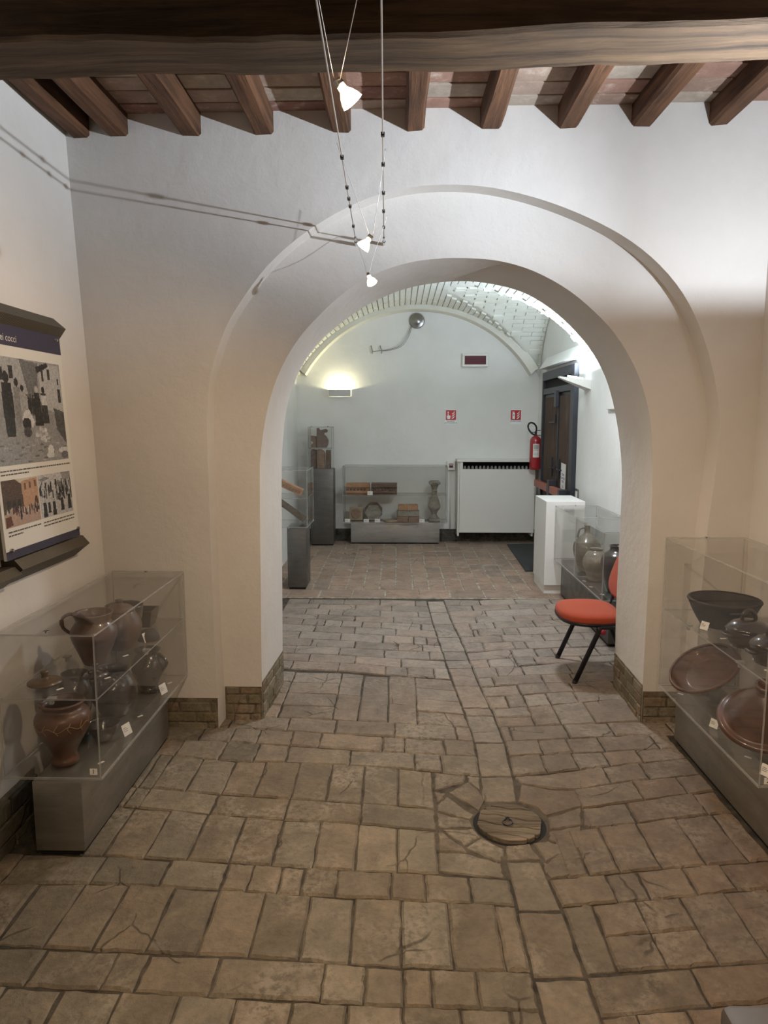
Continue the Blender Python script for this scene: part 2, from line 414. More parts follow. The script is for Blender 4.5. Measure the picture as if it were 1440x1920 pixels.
bridge(bm, iB, rect_ring(iB, -1.6, 2.0, -0.06, 3.35, YB, 1.0), True)
bmesh.ops.remove_doubles(bm, verts=bm.verts, dist=1e-5)
wall_front = obj('wall_front', bm, 'plaster_front', kind='structure', auto=28)

bm = nb()                                                            # left wall, leaning, with a little waviness near the corner
ys = [YBACK + (YW + 0.08 - YBACK) * i / 40 for i in range(41)]; zs = [-0.06 + 3.35 * k / 24 for k in range(25)]
g = [[bm.verts.new((xl(z) + 0.006 * math.sin(3.1 * y + 2 * z), y, z)) for z in zs] for y in ys]
for i in range(40):
    for k in range(24): bm.faces.new((g[i][k], g[i + 1][k], g[i + 1][k + 1], g[i][k + 1]))
wall_left = obj('wall_left', bm, 'plaster_front', kind='structure', smooth=True)
bm = nb(); box(bm, XRW, XRW + 0.12, YBACK, YW + 0.05, -0.06, 3.35); wall_right = obj('wall_right', bm, 'plaster_front', kind='structure')
bm = nb(); box(bm, -1.72, 1.92, YBACK - 0.12, YBACK, -0.06, 3.35); wall_back = obj('wall_back', bm, 'plaster_front', kind='structure')

# ceiling: slab, big beam, joists, terracotta tiles
bm = nb()
z0, z1 = zc(-1.7) + 0.022, zc(1.9) + 0.022
vs = [bm.verts.new(p) for p in ((-1.72, YBACK - .1, z0), (1.92, YBACK - .1, z1), (1.92, YW + .1, z1), (-1.72, YW + .1, z0), (-1.72, YBACK - .1, 3.6), (1.92, YBACK - .1, 3.6), (1.92, YW + .1, 3.6), (-1.72, YW + .1, 3.6))]
for q in ((0, 3, 2, 1), (4, 5, 6, 7), (0, 1, 5, 4), (1, 2, 6, 5), (2, 3, 7, 6), (3, 0, 4, 7)): bm.faces.new([vs[i] for i in q])
ceiling = obj('ceiling', bm, 'pale_mortar', kind='structure')
def rough_beam(bm, p0, p1, wdt, hgt, n=26, amp=0.006, seed=0):
    """squared timber from p0 to p1 (centre of its top), with hewn, slightly wandering edges"""
    r = random.Random(seed); p0, p1 = Vector(p0), Vector(p1); d = (p1 - p0).normalized(); s = Vector((0, 0, 1)).cross(d).normalized()
    rings = []; ch = 0.012
    ph = [r.uniform(0, 6) for _ in range(8)]
    for i in range(n + 1):
        p = p0.lerp(p1, i / n); t = i / n * 9
        j = [amp * (math.sin(t * 1.3 + ph[k]) + 0.5 * math.sin(t * 3.7 + ph[(k + 3) % 8])) + r.uniform(-amp, amp) * 0.35 for k in range(4)]
        a, b = wdt / 2, hgt
        pr = [(-a + j[0], 0), (a + j[1], 0), (a + j[1], -b + ch + j[2]), (a - ch + j[1], -b + j[2]), (-a + ch + j[0], -b + j[3]), (-a + j[0], -b + ch + j[3])]
        rings.append([bm.verts.new(p + s * u + Vector((0, 0, v))) for u, v in pr])
    for A, B in zip(rings, rings[1:]):
        for k in range(6): bm.faces.new((A[k], B[k], B[(k + 1) % 6], A[(k + 1) % 6]))
    bm.faces.new(rings[0]); bm.faces.new(rings[-1][::-1])
    bmesh.ops.recalc_face_normals(bm, faces=bm.faces)
JX = [-1.545, -1.361, -1.007, -0.655, -0.278, 0.078, 0.439, 0.81, 1.16, 1.528]
for yb, sd in ((2.42, 5), (-0.35, 6)):
    bm = nb(); rough_beam(bm, (-1.70, yb, zc(-1.7) - 0.098), (1.9, yb - 0.01, zc(1.9) - 0.098), 0.235, 0.232, 40, 0.007, sd)
    obj('main_beam', bm, 'beam_wood', ceiling, auto=35)
for i, x in enumerate(JX):
    bm = nb(); wj = 0.098 if i else 0.085
    rough_beam(bm, (x, YBACK, zc(x) + 0.01), (x, YW + 0.03, zc(x) + 0.01), wj, 0.112, 30, 0.0035, 20 + i)
    obj('joist', bm, 'joist_wood', ceiling, auto=35)
bays = list(zip(JX, JX[1:])) + [(JX[-1], 1.88)]
for bi, (a, b) in enumerate(bays):
    if bi == 0:
        bm = nb(); box(bm, a + 0.02, b - 0.02, 0.5, YW + 0.02, zc(a) + 0.012, zc(a) + 0.02); obj('gap_shade', bm, 'void_black', ceiling); continue  # black sheet paints the shade of the untiled bay
    y = YW + 0.03; k = 0
    while y > 1.9:
        d = 0.135 + rnd.uniform(-0.006, 0.006)
        bm = nb(); zt = zc((a + b) / 2) + rnd.uniform(-0.002, 0.003)
        box(bm, a + 0.02, b - 0.02, y - d + 0.007, y - 0.004, zt, zt + 0.025, 0.004)
        t = obj('tile', bm, 'ceiling_tile', ceiling)
        c = rnd.choice([(0.33, 0.19, 0.14), (0.30, 0.20, 0.15), (0.40, 0.33, 0.26), (0.25, 0.13, 0.10), (0.37, 0.27, 0.21)])
        settint(t.data, [(*c, 1)] * len(t.data.polygons)); y -= d; k += 1

# ------------------------------------------------------------------ the far room's shell
XFL, XFR, YF = -1.35, 1.86, 9.55
VC, VH, VS, VRISE = 0.255, 1.615, 2.16, 0.95
VRAD = (VH * VH + VRISE * VRISE) / (2 * VRISE)
def zb(x): return VS - (VRAD - VRISE) + math.sqrt(max(0, VRAD ** 2 - (x - VC) ** 2))
LC, LH, LRISE = 8.27, 1.28, 0.93
LRAD = (LH * LH + LRISE * LRISE) / (2 * LRISE)
def zl(y):
    q = LRAD ** 2 - (y - LC) ** 2
    return VS - (LRAD - LRISE) + math.sqrt(q) if q > 0 else -9
bm = nb(); box(bm, XFL - 0.3, XFR + 0.3, YF, YF + 0.12, -0.06, 3.4); wall_far = obj('wall_far', bm, 'plaster_far', kind='structure')
bm = nb(); box(bm, XFR, XFR + 0.15, YB, YF + 0.1, -0.06, 3.4); wall_fr = obj('wall_right_far', bm, 'plaster_far', kind='structure')
bm = nb(); box(bm, XFL - 0.15, XFL, YB, YF + 0.1, -0.06, 3.4); wall_fl = obj('wall_left_far', bm, 'plaster_far', kind='structure')
bm = nb(); NX, NY = 120, 200
gx = [XFL + (XFR - XFL) * i / NX for i in range(NX + 1)]; gy = [YB + (YF - YB) * k / NY for k in range(NY + 1)]
def zv(x, y): return max(zb(x), zl(y) if x > VC else -9)
g = [[bm.verts.new((x, y, zv(x, y) + 0.012)) for y in gy] for x in gx]
for i in range(NX):
    for k in range(NY): bm.faces.new((g[i][k], g[i][k + 1], g[i + 1][k + 1], g[i + 1][k]))
vault = obj('ceiling_vault', bm, 'white_brick', kind='structure', smooth=True)
bm = nb()                                                            # the vault's whitewashed bricks
def vbrick(p):                                                       # p: 4 points on the soffit, pushed down a little
    nn = (Vector(p[1]) - Vector(p[0])).cross(Vector(p[3]) - Vector(p[0])).normalized(); nn = nn if nn.z > 0 else -nn; up = nn * (0.014 + rnd.uniform(-0.0016, 0.0016)) + Vector((0, 0, 0.006))
    lo = [bm.verts.new(Vector(q) + Vector((0, 0, 0.012)) - up) for q in p]; hi = [bm.verts.new(Vector(q) + Vector((0, 0, 0.012))) for q in p]
    bm.faces.new(lo[::-1])
    for i in range(4): bm.faces.new((lo[i], lo[(i + 1) % 4], hi[(i + 1) % 4], hi[i]))
amax = math.asin(VH / VRAD); nc = int(2 * amax * VRAD / 0.068)
for c in range(nc):
    a0 = -amax + 2 * amax * (c + 0.09) / nc; a1 = -amax + 2 * amax * (c + 0.93) / nc
    x0, x1 = VC + VRAD * math.sin(a0), VC + VRAD * math.sin(a1); y = 6.0 + (c % 2) * 0.14
    while y < YF - 0.1:
        ye = y + 0.27; xm = (x0 + x1) / 2
        if xm < VC or (zb(xm) > zl(y) and zb(xm) > zl(ye)): vbrick([(x0, y, zb(x0)), (x0, ye - .012, zb(x0)), (x1, ye - .012, zb(x1)), (x1, y, zb(x1))])
        y = ye
bmax = math.asin(LH / LRAD); nc = int(2 * bmax * LRAD / 0.068)
for c in range(nc):
    a0 = -bmax + 2 * bmax * (c + 0.09) / nc; a1 = -bmax + 2 * bmax * (c + 0.93) / nc
    y0, y1 = LC + LRAD * math.sin(a0), LC + LRAD * math.sin(a1); x = VC + (c % 2) * 0.13
    while x < XFR:
        xe = min(XFR, x + 0.26); ym = (y0 + y1) / 2
        if zl(ym) > zb(x) + 0.01 and zl(ym) > zb(xe) + 0.01 and y1 < YF - 0.02: vbrick([(x, y0, zl(y0)), (x, y1, zl(y1)), (xe - .012, y1, zl(y1)), (xe - .012, y0, zl(y0))])
        x = xe
bmesh.ops.recalc_face_normals(bm, faces=bm.faces)
vb = obj('bricks', bm, 'white_brick', vault, kind='stuff')
vb['label'] = 'whitewashed bricks of the vault'
bm = nb()                                                            # plastered wall rib round the far lunette
pts_o, pts_i = [], []
for i in range(41):
    a = -1 + 2 * i / 40; x = VC + a * 1.56; z = zb(x); pts_o.append((x, z + 0.05)); x2 = VC + a * 1.47; pts_i.append((x2, 2.20 - 0.87 + math.sqrt(1.72 ** 2 - (a * 1.47) ** 2)))
for (a, b), (c, d) in zip(zip(pts_o, pts_o[1:]), zip(pts_i, pts_i[1:])):
    for Y in (YF - 0.16,): bm.faces.new([bm.verts.new((q[0], Y, q[1])) for q in (a, b, d, c)])
    bm.faces.new([bm.verts.new(q) for q in ((c[0], YF - 0.16, c[1]), (d[0], YF - 0.16, d[1]), (d[0], YF, d[1] - 0.012), (c[0], YF, c[1] - 0.012))])
bmesh.ops.remove_doubles(bm, verts=bm.verts, dist=1e-5); bmesh.ops.recalc_face_normals(bm, faces=bm.faces)
trim2 = obj('trim_2', bm, 'cream_rib', kind='structure', auto=40)
# dark stone footing along the far wall, moulded white casing on the left far wall
bm = nb(); box(bm, XFL, XFR, YF - 0.02, YF + 0.02, -0.02, 0.165, 0.006); obj('baseboard_far', bm, 'dark_stone', kind='structure')
bm = nb(); box(bm, XFL - 0.02, XFL + 0.05, 6.9, 8.35, -0.02, 1.84, 0.006)
trim1 = obj('trim_1', bm, 'white_paint', kind='structure')
bm = nb()
prism(bm, [(XFL - .02, 1.84), (XFL + .065, 1.84), (XFL + .085, 1.90), (XFL + .075, 1.92), (XFL + .075, 2.0), (XFL + .11, 2.06), (XFL + .11, 2.12), (XFL - .02, 2.12)], 1, 6.88, 8.37)
obj('capital', bm, 'white_paint', trim1)

# ------------------------------------------------------------------ the brick floor
bm = nb(); box(bm, -1.75, 2.0, YBACK, 6.43, -0.10, -0.0075); box(bm, -1.5, 2.0, 6.43, YF + 0.05, -0.10, -0.004, mi=1)
floor = obj('floor', bm, ['floor_mortar', 'pale_mortar'], kind='structure')
def brick_geo(bm, poly, top, gap, rr, bot=-0.03, nsub=5, amp=0.0036, tilt=0.0035, irr=False):
    """one worn brick from its plan outline; returns its number of faces"""
    n0 = len(bm.faces); c = sum((Vector((p[0], p[1])) for p in poly), Vector((0, 0))) / len(poly)
    pts = []
    for i, p in enumerate(poly):
        a, b = Vector((p[0], p[1])), Vector((poly[(i + 1) % len(poly)][0], poly[(i + 1) % len(poly)][1]))
        for k in range(nsub):
            q = a.lerp(b, k / nsub)
            if k: q += Vector((rr.uniform(-amp, amp), rr.uniform(-amp, amp)))
            pts.append(q)
    def inset(q, d):
        v = c - q
        if irr: return q + v.normalized() * d
        return q + Vector((math.copysign(min(d, abs(v.x) * 0.6), v.x) if abs(v.x) > 0.012 else 0, math.copysign(min(d, abs(v.y) * 0.6), v.y) if abs(v.y) > 0.012 else 0))
    tx, ty = rr.uniform(-tilt, tilt), rr.uniform(-tilt, tilt)
    e = 0.005 + rr.uniform(0, 0.005)
    R0 = [inset(q, gap) for q in pts]; R1 = [inset(q, gap + e) for q in pts]
    def zt(q): d = q - c; return top + tx * d.x / 0.15 + ty * d.y / 0.15
    vb_ = [bm.verts.new((q.x, q.y, bot)) for q in R0]; vm = [bm.verts.new((q.x, q.y, zt(q) - 0.0075)) for q in R0]; vt = [bm.verts.new((q.x, q.y, zt(q))) for q in R1]
    n = len(pts)
    for i in range(n):
        j = (i + 1) % n
        bm.faces.new((vb_[i], vb_[j], vm[j], vm[i])); bm.faces.new((vm[i], vm[j], vt[j], vt[i]))
    bm.faces.new(vt); return len(bm.faces) - n0
NBRICK = [0]; STUFF = nb(); STUFF_T = []
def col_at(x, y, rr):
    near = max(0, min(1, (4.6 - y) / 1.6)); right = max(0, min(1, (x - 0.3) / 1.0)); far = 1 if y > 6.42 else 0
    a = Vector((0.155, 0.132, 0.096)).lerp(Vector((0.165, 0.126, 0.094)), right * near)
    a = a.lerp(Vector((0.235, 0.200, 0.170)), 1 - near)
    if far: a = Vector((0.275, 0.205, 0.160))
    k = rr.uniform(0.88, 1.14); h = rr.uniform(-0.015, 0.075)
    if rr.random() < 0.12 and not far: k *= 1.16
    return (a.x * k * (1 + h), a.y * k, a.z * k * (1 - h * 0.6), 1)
def lay(poly, gap=0.0022, top=None, stuff=False, irr=False):
    cx = sum(p[0] for p in poly) / len(poly); cy = sum(p[1] for p in poly) / len(poly)
    rr = random.Random(int((cx * 131 + cy * 977) * 1000)); top = rr.uniform(-0.0025, 0.0025) if top is None else top
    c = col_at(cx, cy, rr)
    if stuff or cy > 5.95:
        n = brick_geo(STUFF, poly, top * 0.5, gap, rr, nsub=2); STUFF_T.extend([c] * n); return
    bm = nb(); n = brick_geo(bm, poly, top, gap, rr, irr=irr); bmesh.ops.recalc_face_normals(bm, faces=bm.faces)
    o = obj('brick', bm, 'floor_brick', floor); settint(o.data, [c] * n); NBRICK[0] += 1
def interp(pl, x):
    if x <= pl[0][0]: a, b = pl[0], pl[1]
    elif x >= pl[-1][0]: a, b = pl[-2], pl[-1]
    else:
        for a, b in zip(pl, pl[1:]):
            if a[0] <= x <= b[0]: break
    t = (x - a[0]) / (b[0] - a[0]); t = max(-0.35, min(1.35, t)); return a[1] + (b[1] - a[1]) * t
def gl(pts): return [(q.x, q.y) for q in (gnd(x, y) for x, y in pts)]
def G(pts): return gl([(500 + x / 4, 1010 + y / 4) for x, y in pts])
def H(pts): return gl([(800 + x / 4, 1010 + y / 4) for x, y in pts])
GUTL = [(801, 1130), (815, 1180), (832, 1230), (847, 1275), (857, 1300), (867, 1327), (883, 1367), (893, 1410), (900, 1457), (903, 1500), (947, 1613), (962, 1677), (977, 1737), (995, 1820), (1010, 1883), (1030, 1960)]
GUTR = [(832, 1127), (847, 1165), (865, 1200), (877, 1232), (892, 1265), (908, 1304), (925, 1337), (940, 1373), (950, 1400), (962, 1453), (970, 1503), (1015, 1613), (1032, 1650), (1057, 1707), (1077, 1777), (1100, 1830), (1127, 1910), (1145, 1960)]
gL = sorted((q.y, q.x) for q in (gnd(x, y) for x, y in GUTL)); gR = sorted((q.y, q.x) for q in (gnd(x, y) for x, y in GUTR))
def row(top, bot, joints, x0, x1, splits=(), step=0.32, stuff=False):
    """bricks between two course lines; joints are world x; x0 / x1 a number or a gutter edge"""
    def ex(e, yv): return interp(e, yv) if isinstance(e, list) else e
    xa = ex(x0, (interp(top, joints[0]) + interp(bot, joints[0])) / 2) if isinstance(x0, list) else x0
    xb = ex(x1, (interp(top, joints[-1]) + interp(bot, joints[-1])) / 2) if isinstance(x1, list) else x1
    js = [j for j in joints if xa + 0.035 < j < xb - 0.035]
    if not isinstance(x0, list):
        while js and js[0] - xa > step * 1.25: js.insert(0, js[0] - step * rnd.uniform(0.95, 1.05))
    if not isinstance(x1, list):
        while js and xb - js[-1] > step * 1.25: js.append(js[-1] + step * rnd.uniform(0.95, 1.05))
    ed = [None] + js + [None]
    for i in range(len(ed) - 1):
        def cor(e, side, line):
            if e is not None: return (e + 0.0, interp(line, e))
            s = x0 if side == 0 else x1
            if isinstance(s, list):
                y = interp(line, xa if side == 0 else xb); x = interp(s, y); return (x, interp(line, x))
            return (s, interp(line, s))
        p = [cor(ed[i], 0, bot), cor(ed[i + 1], 1, bot), cor(ed[i + 1], 1, top), cor(ed[i], 0, top)]
        cx = sum(q[0] for q in p) / 4; cy = sum(q[1] for q in p) / 4
        if cy < YB - 0.02 and cy > YR and not (-0.86 < cx < 1.46): continue
        k = 1
        for (a, b, m) in splits:
            if a <= cx <= b: k = m
        for s in range(k):
            f0, f1 = s / k, (s + 1) / k
            L = lambda a, b, t: (a[0] + (b[0] - a[0]) * t, a[1] + (b[1] - a[1]) * t)
            lay([L(p[0], p[3], f0), L(p[1], p[2], f0), L(p[1], p[2], f1), L(p[0], p[3], f1)], stuff=stuff)
def jx(px, y): return [gnd(x, y).x for x in px]
XL0 = -1.53
L0 = gl([(0, 1985), (500, 1990), (1040, 1995)])
L1 = gl([(0, 1846), (123, 1852), (267, 1860), (480, 1872), (670, 1883), (1010, 1895)])
L2 = gl([(0, 1773), (83, 1777), (220, 1783), (370, 1790), (480, 1793), (563, 1800), (753, 1814), (990, 1822)])
L3 = gl([(0, 1657), (163, 1656), (240, 1657), (410, 1667), (523, 1675), (663, 1683), (813, 1689), (965, 1697)])
L4 = gl([(0, 1600), (183, 1603), (313, 1611), (480, 1619), (590, 1627), (667, 1632), (823, 1638), (955, 1647)])
L5 = gl([(60, 1500), (240, 1513), (313, 1518), (390, 1525), (457, 1530), (530, 1537), (640, 1540), (743, 1552), (825, 1557)])
L6 = gl([(200, 1470), (270, 1477), (407, 1488), (543, 1497), (617, 1501), (747, 1510), (815, 1517)])
L7 = gl([(290, 1413), (437, 1427), (560, 1428), (620, 1432), (680, 1435), (747, 1441), (813, 1446), (900, 1455)])
L8 = gl([(320, 1386), (427, 1390), (540, 1397), (600, 1400), (658, 1406), (777, 1412), (893, 1418)])
L9 = gl([(330, 1362), (400, 1362), (493, 1367), (600, 1373), (717, 1380), (830, 1386), (890, 1389)])
L10 = gl([(480, 1343), (600, 1347), (740, 1355), (827, 1360), (882, 1363)])
L12 = gl([(505, 1257), (540, 1259), (635, 1262), (725, 1267), (775, 1270), (850, 1275)])
row(L1, L0, jx([98, 213, 328, 438, 545, 651, 755, 862, 955], 1890), XL0, gL, step=0.165)
row(L2, L1, jx([60, 203, 265, 403, 607, 684, 757, 808, 892], 1822), XL0, gL)
row(L3, L2, jx([20, 113, 202, 298, 390, 483, 573, 661, 753, 842, 933], 1727), XL0, gL, step=0.165, splits=[(0.16, 0.24, 2)])
row(L4, L3, jx([172, 304, 418, 468, 524, 568, 632, 733, 797, 879], 1648), XL0, gL)
row(L5, L4, jx([180, 213, 290, 368, 445, 522, 595, 670, 745], 1572), -1.22, gnd(820, 1600).x, step=0.165)
row(L6, L5, jx([228, 258, 398, 538, 678], 1515), -1.22, gnd(817, 1537).x)
row(L7, L6, jx([265, 292, 357, 425, 485, 553, 617, 681, 747], 1465), -1.22, gnd(813, 1480).x, step=0.165)
row(L8, L7, jx([330, 415, 480, 538, 657, 777, 825], 1412), -1.22, gL)
row(L9, L8, jx([373, 433, 483, 547, 601, 717, 758, 831], 1383), -1.25, gL)
row(L10, L9, jx([430, 540, 630, 740, 852], 1358), -0.98, gL)
row(L12, L10, jx([632, 677, 728, 780], 1305), -0.78, gL, splits=[(-9, gnd(632, 1305).x, 4), (gnd(780, 1305).x, 9, 4), (gnd(632, 1305).x, gnd(677, 1305).x, 2)])
gb = [[(120, 970), (530, 990), (895, 1020), (1060, 1030), (1370, 1050)], [(110, 910), (330, 920), (660, 935), (1000, 965), (1360, 970)], [(120, 855), (320, 862), (540, 870), (870, 895), (1340, 910)],
      [(120, 800), (330, 805), (550, 815), (880, 835), (1310, 850)], [(120, 745), (340, 752), (660, 765), (980, 785), (1300, 800)], [(120, 690), (360, 695), (560, 707), (870, 720), (1280, 745)],
      [(120, 640), (360, 648), (660, 665), (970, 675), (1260, 690)], [(120, 592), (370, 600), (560, 612), (860, 628), (1245, 640)], [(120, 560), (380, 565), (660, 580), (950, 585), (1230, 590)],
      [(120, 520), (290, 522), (570, 530), (850, 540), (1215, 550)], [(120, 485), (390, 487), (660, 495), (935, 500), (1210, 505)], [(120, 452), (320, 452), (850, 460), (1200, 465)]]
gj = [[175, 535, 890, 1050, 1250], [315, 665, 1008], [210, 545, 880, 1215], [330, 660, 985, 1165], [240, 555, 875, 1100, 1195], [355, 660, 968], [260, 430, 560, 715, 860, 1155], [375, 660, 950], [285, 465, 570, 850, 1135], [385, 665, 935], [315, 580, 850, 1115]]
for i in range(11):
    ym = 1010 + (gb[i][2][1] + gb[i + 1][2][1]) / 8
    yw = gnd(600, ym).y
    row(G(gb[i + 1]), G(gb[i]), jx([500 + x / 4 for x in gj[i]], ym), -0.72 if yw < YB else -1.0, gL)
GC = [1127, 1147, 1170, 1194, 1221, 1237, 1252, 1285, 1326, 1341, 1391, 1455, 1503]
def gutter(ya, yb):
    def pt(tab, y): return [(a if isinstance(a, tuple) else a) for a in [(0, 0)]][0]
    def X(tab, py):
        tab = sorted(tab, key=lambda q: q[1]); 
        for a, b in zip(tab, tab[1:]):
            if a[1] <= py <= b[1]: return a[0] + (b[0] - a[0]) * (py - a[1]) / (b[1] - a[1])
        return tab[0][0] if py < tab[0][1] else tab[-1][0]
    p = [gnd(X(GUTL, yb), yb), gnd(X(GUTR, yb), yb), gnd(X(GUTR, ya), ya), gnd(X(GUTL, ya), ya)]
    lay([(q.x, q.y) for q in p], top=-0.004)
for a, b in zip(GC, GC[1:]): gutter(a, b)
for a, b in ((1613, 1707), (1707, 1833), (1833, 1950)): gutter(a, b)
hb = [[(130, 460), (400, 460), (680, 455), (940, 450), (1090, 450)], [(145, 500), (410, 497), (680, 490), (960, 488)], [(165, 545), (450, 540), (620, 530), (990, 528)], [(185, 590), (370, 585), (650, 575), (1000, 570)],
      [(200, 635), (500, 625), (810, 610), (1100, 605)], [(215, 688), (380, 680), (560, 670), (820, 660), (1100, 650)], [(245, 735), (380, 735), (580, 720), (880, 715), (1150, 705)], [(275, 785), (420, 780), (600, 770), (900, 765), (1200, 755)],
      [(295, 850), (430, 840), (640, 830), (960, 820), (1300, 805)], [(320, 912), (460, 905), (650, 890), (840, 885), (1400, 870)], [(350, 970), (530, 960), (710, 955), (820, 940), (1100, 930), (1405, 920)],
      [(385, 1045), (490, 1035), (730, 1020), (1100, 1008), (1410, 990)], [(420, 1110), (510, 1100), (900, 1080), (1120, 1075), (1410, 1060)]]
hj = [[400, 670, 940], [345, 625, 905], [445, 820], [370, 660, 950], [325, 510, 820], [350, 390, 580, 700], [570, 890], [425, 660, 755, 1080], [645, 830, 970], [465, 675, 825, 1190], [530, 725, 1090], [500, 880, 1110]]
for i in range(12):
    ym = 1010 + (hb[i][1][1] + hb[i + 1][1][1]) / 8; yw = gnd(900, ym).y
    row(H(hb[i]), H(hb[i + 1]), jx([800 + x / 4 for x in hj[i]], ym), gR, 1.36 if yw < YB + 0.05 else 1.60)
c12 = H(hb[12])
c13 = gl([(908, 1306), (980, 1302), (1040, 1298), (1150, 1294)]); cB = gl([(920, 1328), (987, 1325), (1040, 1321), (1153, 1312)]); cC = gl([(937, 1363), (1000, 1360), (1058, 1357), (1131, 1355), (1180, 1352)])
cD = gl([(947, 1390), (1023, 1386), (1067, 1384), (1122, 1381), (1211, 1375), (1260, 1377)]); cE = gl([(955, 1418), (1070, 1411), (1131, 1409), (1208, 1404), (1254, 1403)])
cF = gl([(963, 1453), (1000, 1452), (1101, 1441), (1147, 1435), (1208, 1429), (1254, 1424)]); cG = gl([(975, 1490), (1040, 1482), (1107, 1476), (1147, 1468), (1272, 1456)])
cH = gl([(1025, 1525), (1092, 1514), (1211, 1499), (1302, 1487)]); cI = gl([(1030, 1560), (1104, 1552), (1192, 1543), (1269, 1534), (1339, 1525)])
cJ = gl([(1033, 1647), (1097, 1642), (1167, 1635), (1280, 1625), (1410, 1615), (1440, 1612)]); cK = gl([(1053, 1700), (1193, 1688), (1320, 1677), (1390, 1668), (1440, 1665)])
cL = gl([(1103, 1827), (1157, 1822), (1250, 1815), (1353, 1808), (1440, 1802)]); cM = gl([(1130, 1905), (1207, 1897), (1303, 1890), (1440, 1876)]); cN = gl([(1150, 2010), (1440, 1985)])
row(c12, c13, jx([975, 1030, 1077], 1295), gR, 1.36); row(c13, cB, jx([951, 985, 1031, 1085], 1314), gR, 1.36)
row(cB, cC, jx([997, 1045, 1110], 1342), gR, 1.36, splits=[(-9, gnd(997, 1342).x, 2)]); row(cC, cD, jx([957, 1064, 1150], 1372), gR, 1.60)
row(cD, cE, jx([1013, 1068, 1130, 1235], 1398), gR, 1.42); row(cE, cF, jx([1018, 1080, 1141, 1208], 1428), gR, 1.42)
row(cF, cG, jx([1140, 1215], 1455), gnd(1080, 1462).x, 1.42); row(cG, cH, jx([1203, 1293], 1490), gnd(1085, 1500).x, 1.42)
row(cH, cI, jx([1186, 1329], 1525), gnd(1097, 1530).x, 1.42); row(cI, cJ, jx([1085, 1142, 1220, 1305, 1386], 1590), gnd(1052, 1610).x, 1.42, step=0.165)
row(cJ, cK, jx([1145, 1208, 1300, 1378], 1660), gR, 1.42); row(cK, cL, jx([1132, 1222, 1315, 1410], 1750), gR, 1.42, step=0.165, splits=[(gnd(1132, 1750).x, gnd(1315, 1750).x, 2)])
row(cL, cM, jx([1315], 1850), gR, 1.42); row(cM, cN, jx([1210, 1310], 1940), gR, 1.42)
# broken pieces set round the well cover
EP = [[(640, 440), (825, 458), (812, 497), (640, 542)], [(716, 552), (830, 492), (895, 540), (932, 602), (895, 662)], [(826, 458), (902, 468), (902, 545), (832, 494)], [(640, 544), (714, 556), (700, 590), (655, 622)],
      [(655, 624), (712, 572), (870, 680), (850, 708), (655, 662)], [(655, 664), (848, 712), (864, 752), (680, 758), (655, 740)], [(680, 760), (864, 754), (908, 802), (808, 856)], [(808, 860), (906, 803), (1040, 868), (1030, 948), (990, 942)],
      [(660, 762), (680, 764), (806, 860), (835, 893), (664, 890)], [(1042, 850), (1184, 840), (1252, 938), (1040, 938)], [(1188, 836), (1280, 820), (1430, 874), (1268, 946)], [(1284, 768), (1470, 742), (1480, 872), (1432, 872), (1278, 818)],
      [(1276, 692), (1470, 636), (1480, 740), (1286, 764)], [(1110, 608), (1126, 506), (1300, 535), (1480, 540), (1478, 632), (1274, 690), (1210, 640)], [(1092, 466), (1235, 456), (1480, 428), (1480, 537), (1300, 532), (1126, 503)],
      [(664, 893), (836, 897), (990, 945), (1028, 952), (1040, 1040), (664, 1000)],
      [(1480, 640), (1512, 634), (1524, 758), (1484, 742)], [(1246, 944), (1272, 950), (1358, 888), (1412, 1020), (1302, 1042), (1262, 1000)]]
bm = nb(); N_ = 40
for i in range(N_):
    a0, a1 = 2 * math.pi * i / N_, 2 * math.pi * (i + 1) / N_
    quad(bm, [(0.462 + r_ * math.cos(a), 2.735 + r_ * math.sin(a), -0.0062) for r_, a in ((0.1475, a0), (0.36, a0), (0.36, a1), (0.1475, a1))])
bmesh.ops.recalc_face_normals(bm, faces=bm.faces); obj('mortar_bed', bm, 'bed_mortar', floor)
for p in EP: lay(gl([(600 + x / 3, 1300 + y / 3) for x, y in p]), top=-0.002, irr=True)
# far zone: a sill course and columns of bricks laid lengthwise, too small to pick apart singly
Y1, Y2 = gnd(800, 1122).y, gnd(800, 1106).y
x = -1.33
while x < 1.5:
    wd = rnd.uniform(0.29, 0.34); lay([(x, Y1 + 0.03), (x + wd, Y1 + 0.03), (x + wd, Y2), (x, Y2)], stuff=True); x += wd
x = -1.33
while x < 1.84:
    wd = rnd.uniform(0.155, 0.175); y = Y2 - rnd.choice([0.0, 0.16]); 
    while y < 9.45:
        ln = rnd.uniform(0.29, 0.33)
        a, b = max(y, Y2), min(y + ln, 9.52)
        if b - a > 0.05: lay([(x, a), (x + wd, a), (x + wd, b), (x, b)], stuff=True, gap=0.004)
        y += ln
    x += wd
bmesh.ops.recalc_face_normals(STUFF, faces=STUFF.faces)
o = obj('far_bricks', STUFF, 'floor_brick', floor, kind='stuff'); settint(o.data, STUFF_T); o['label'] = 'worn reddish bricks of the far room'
print('floor bricks', NBRICK[0])

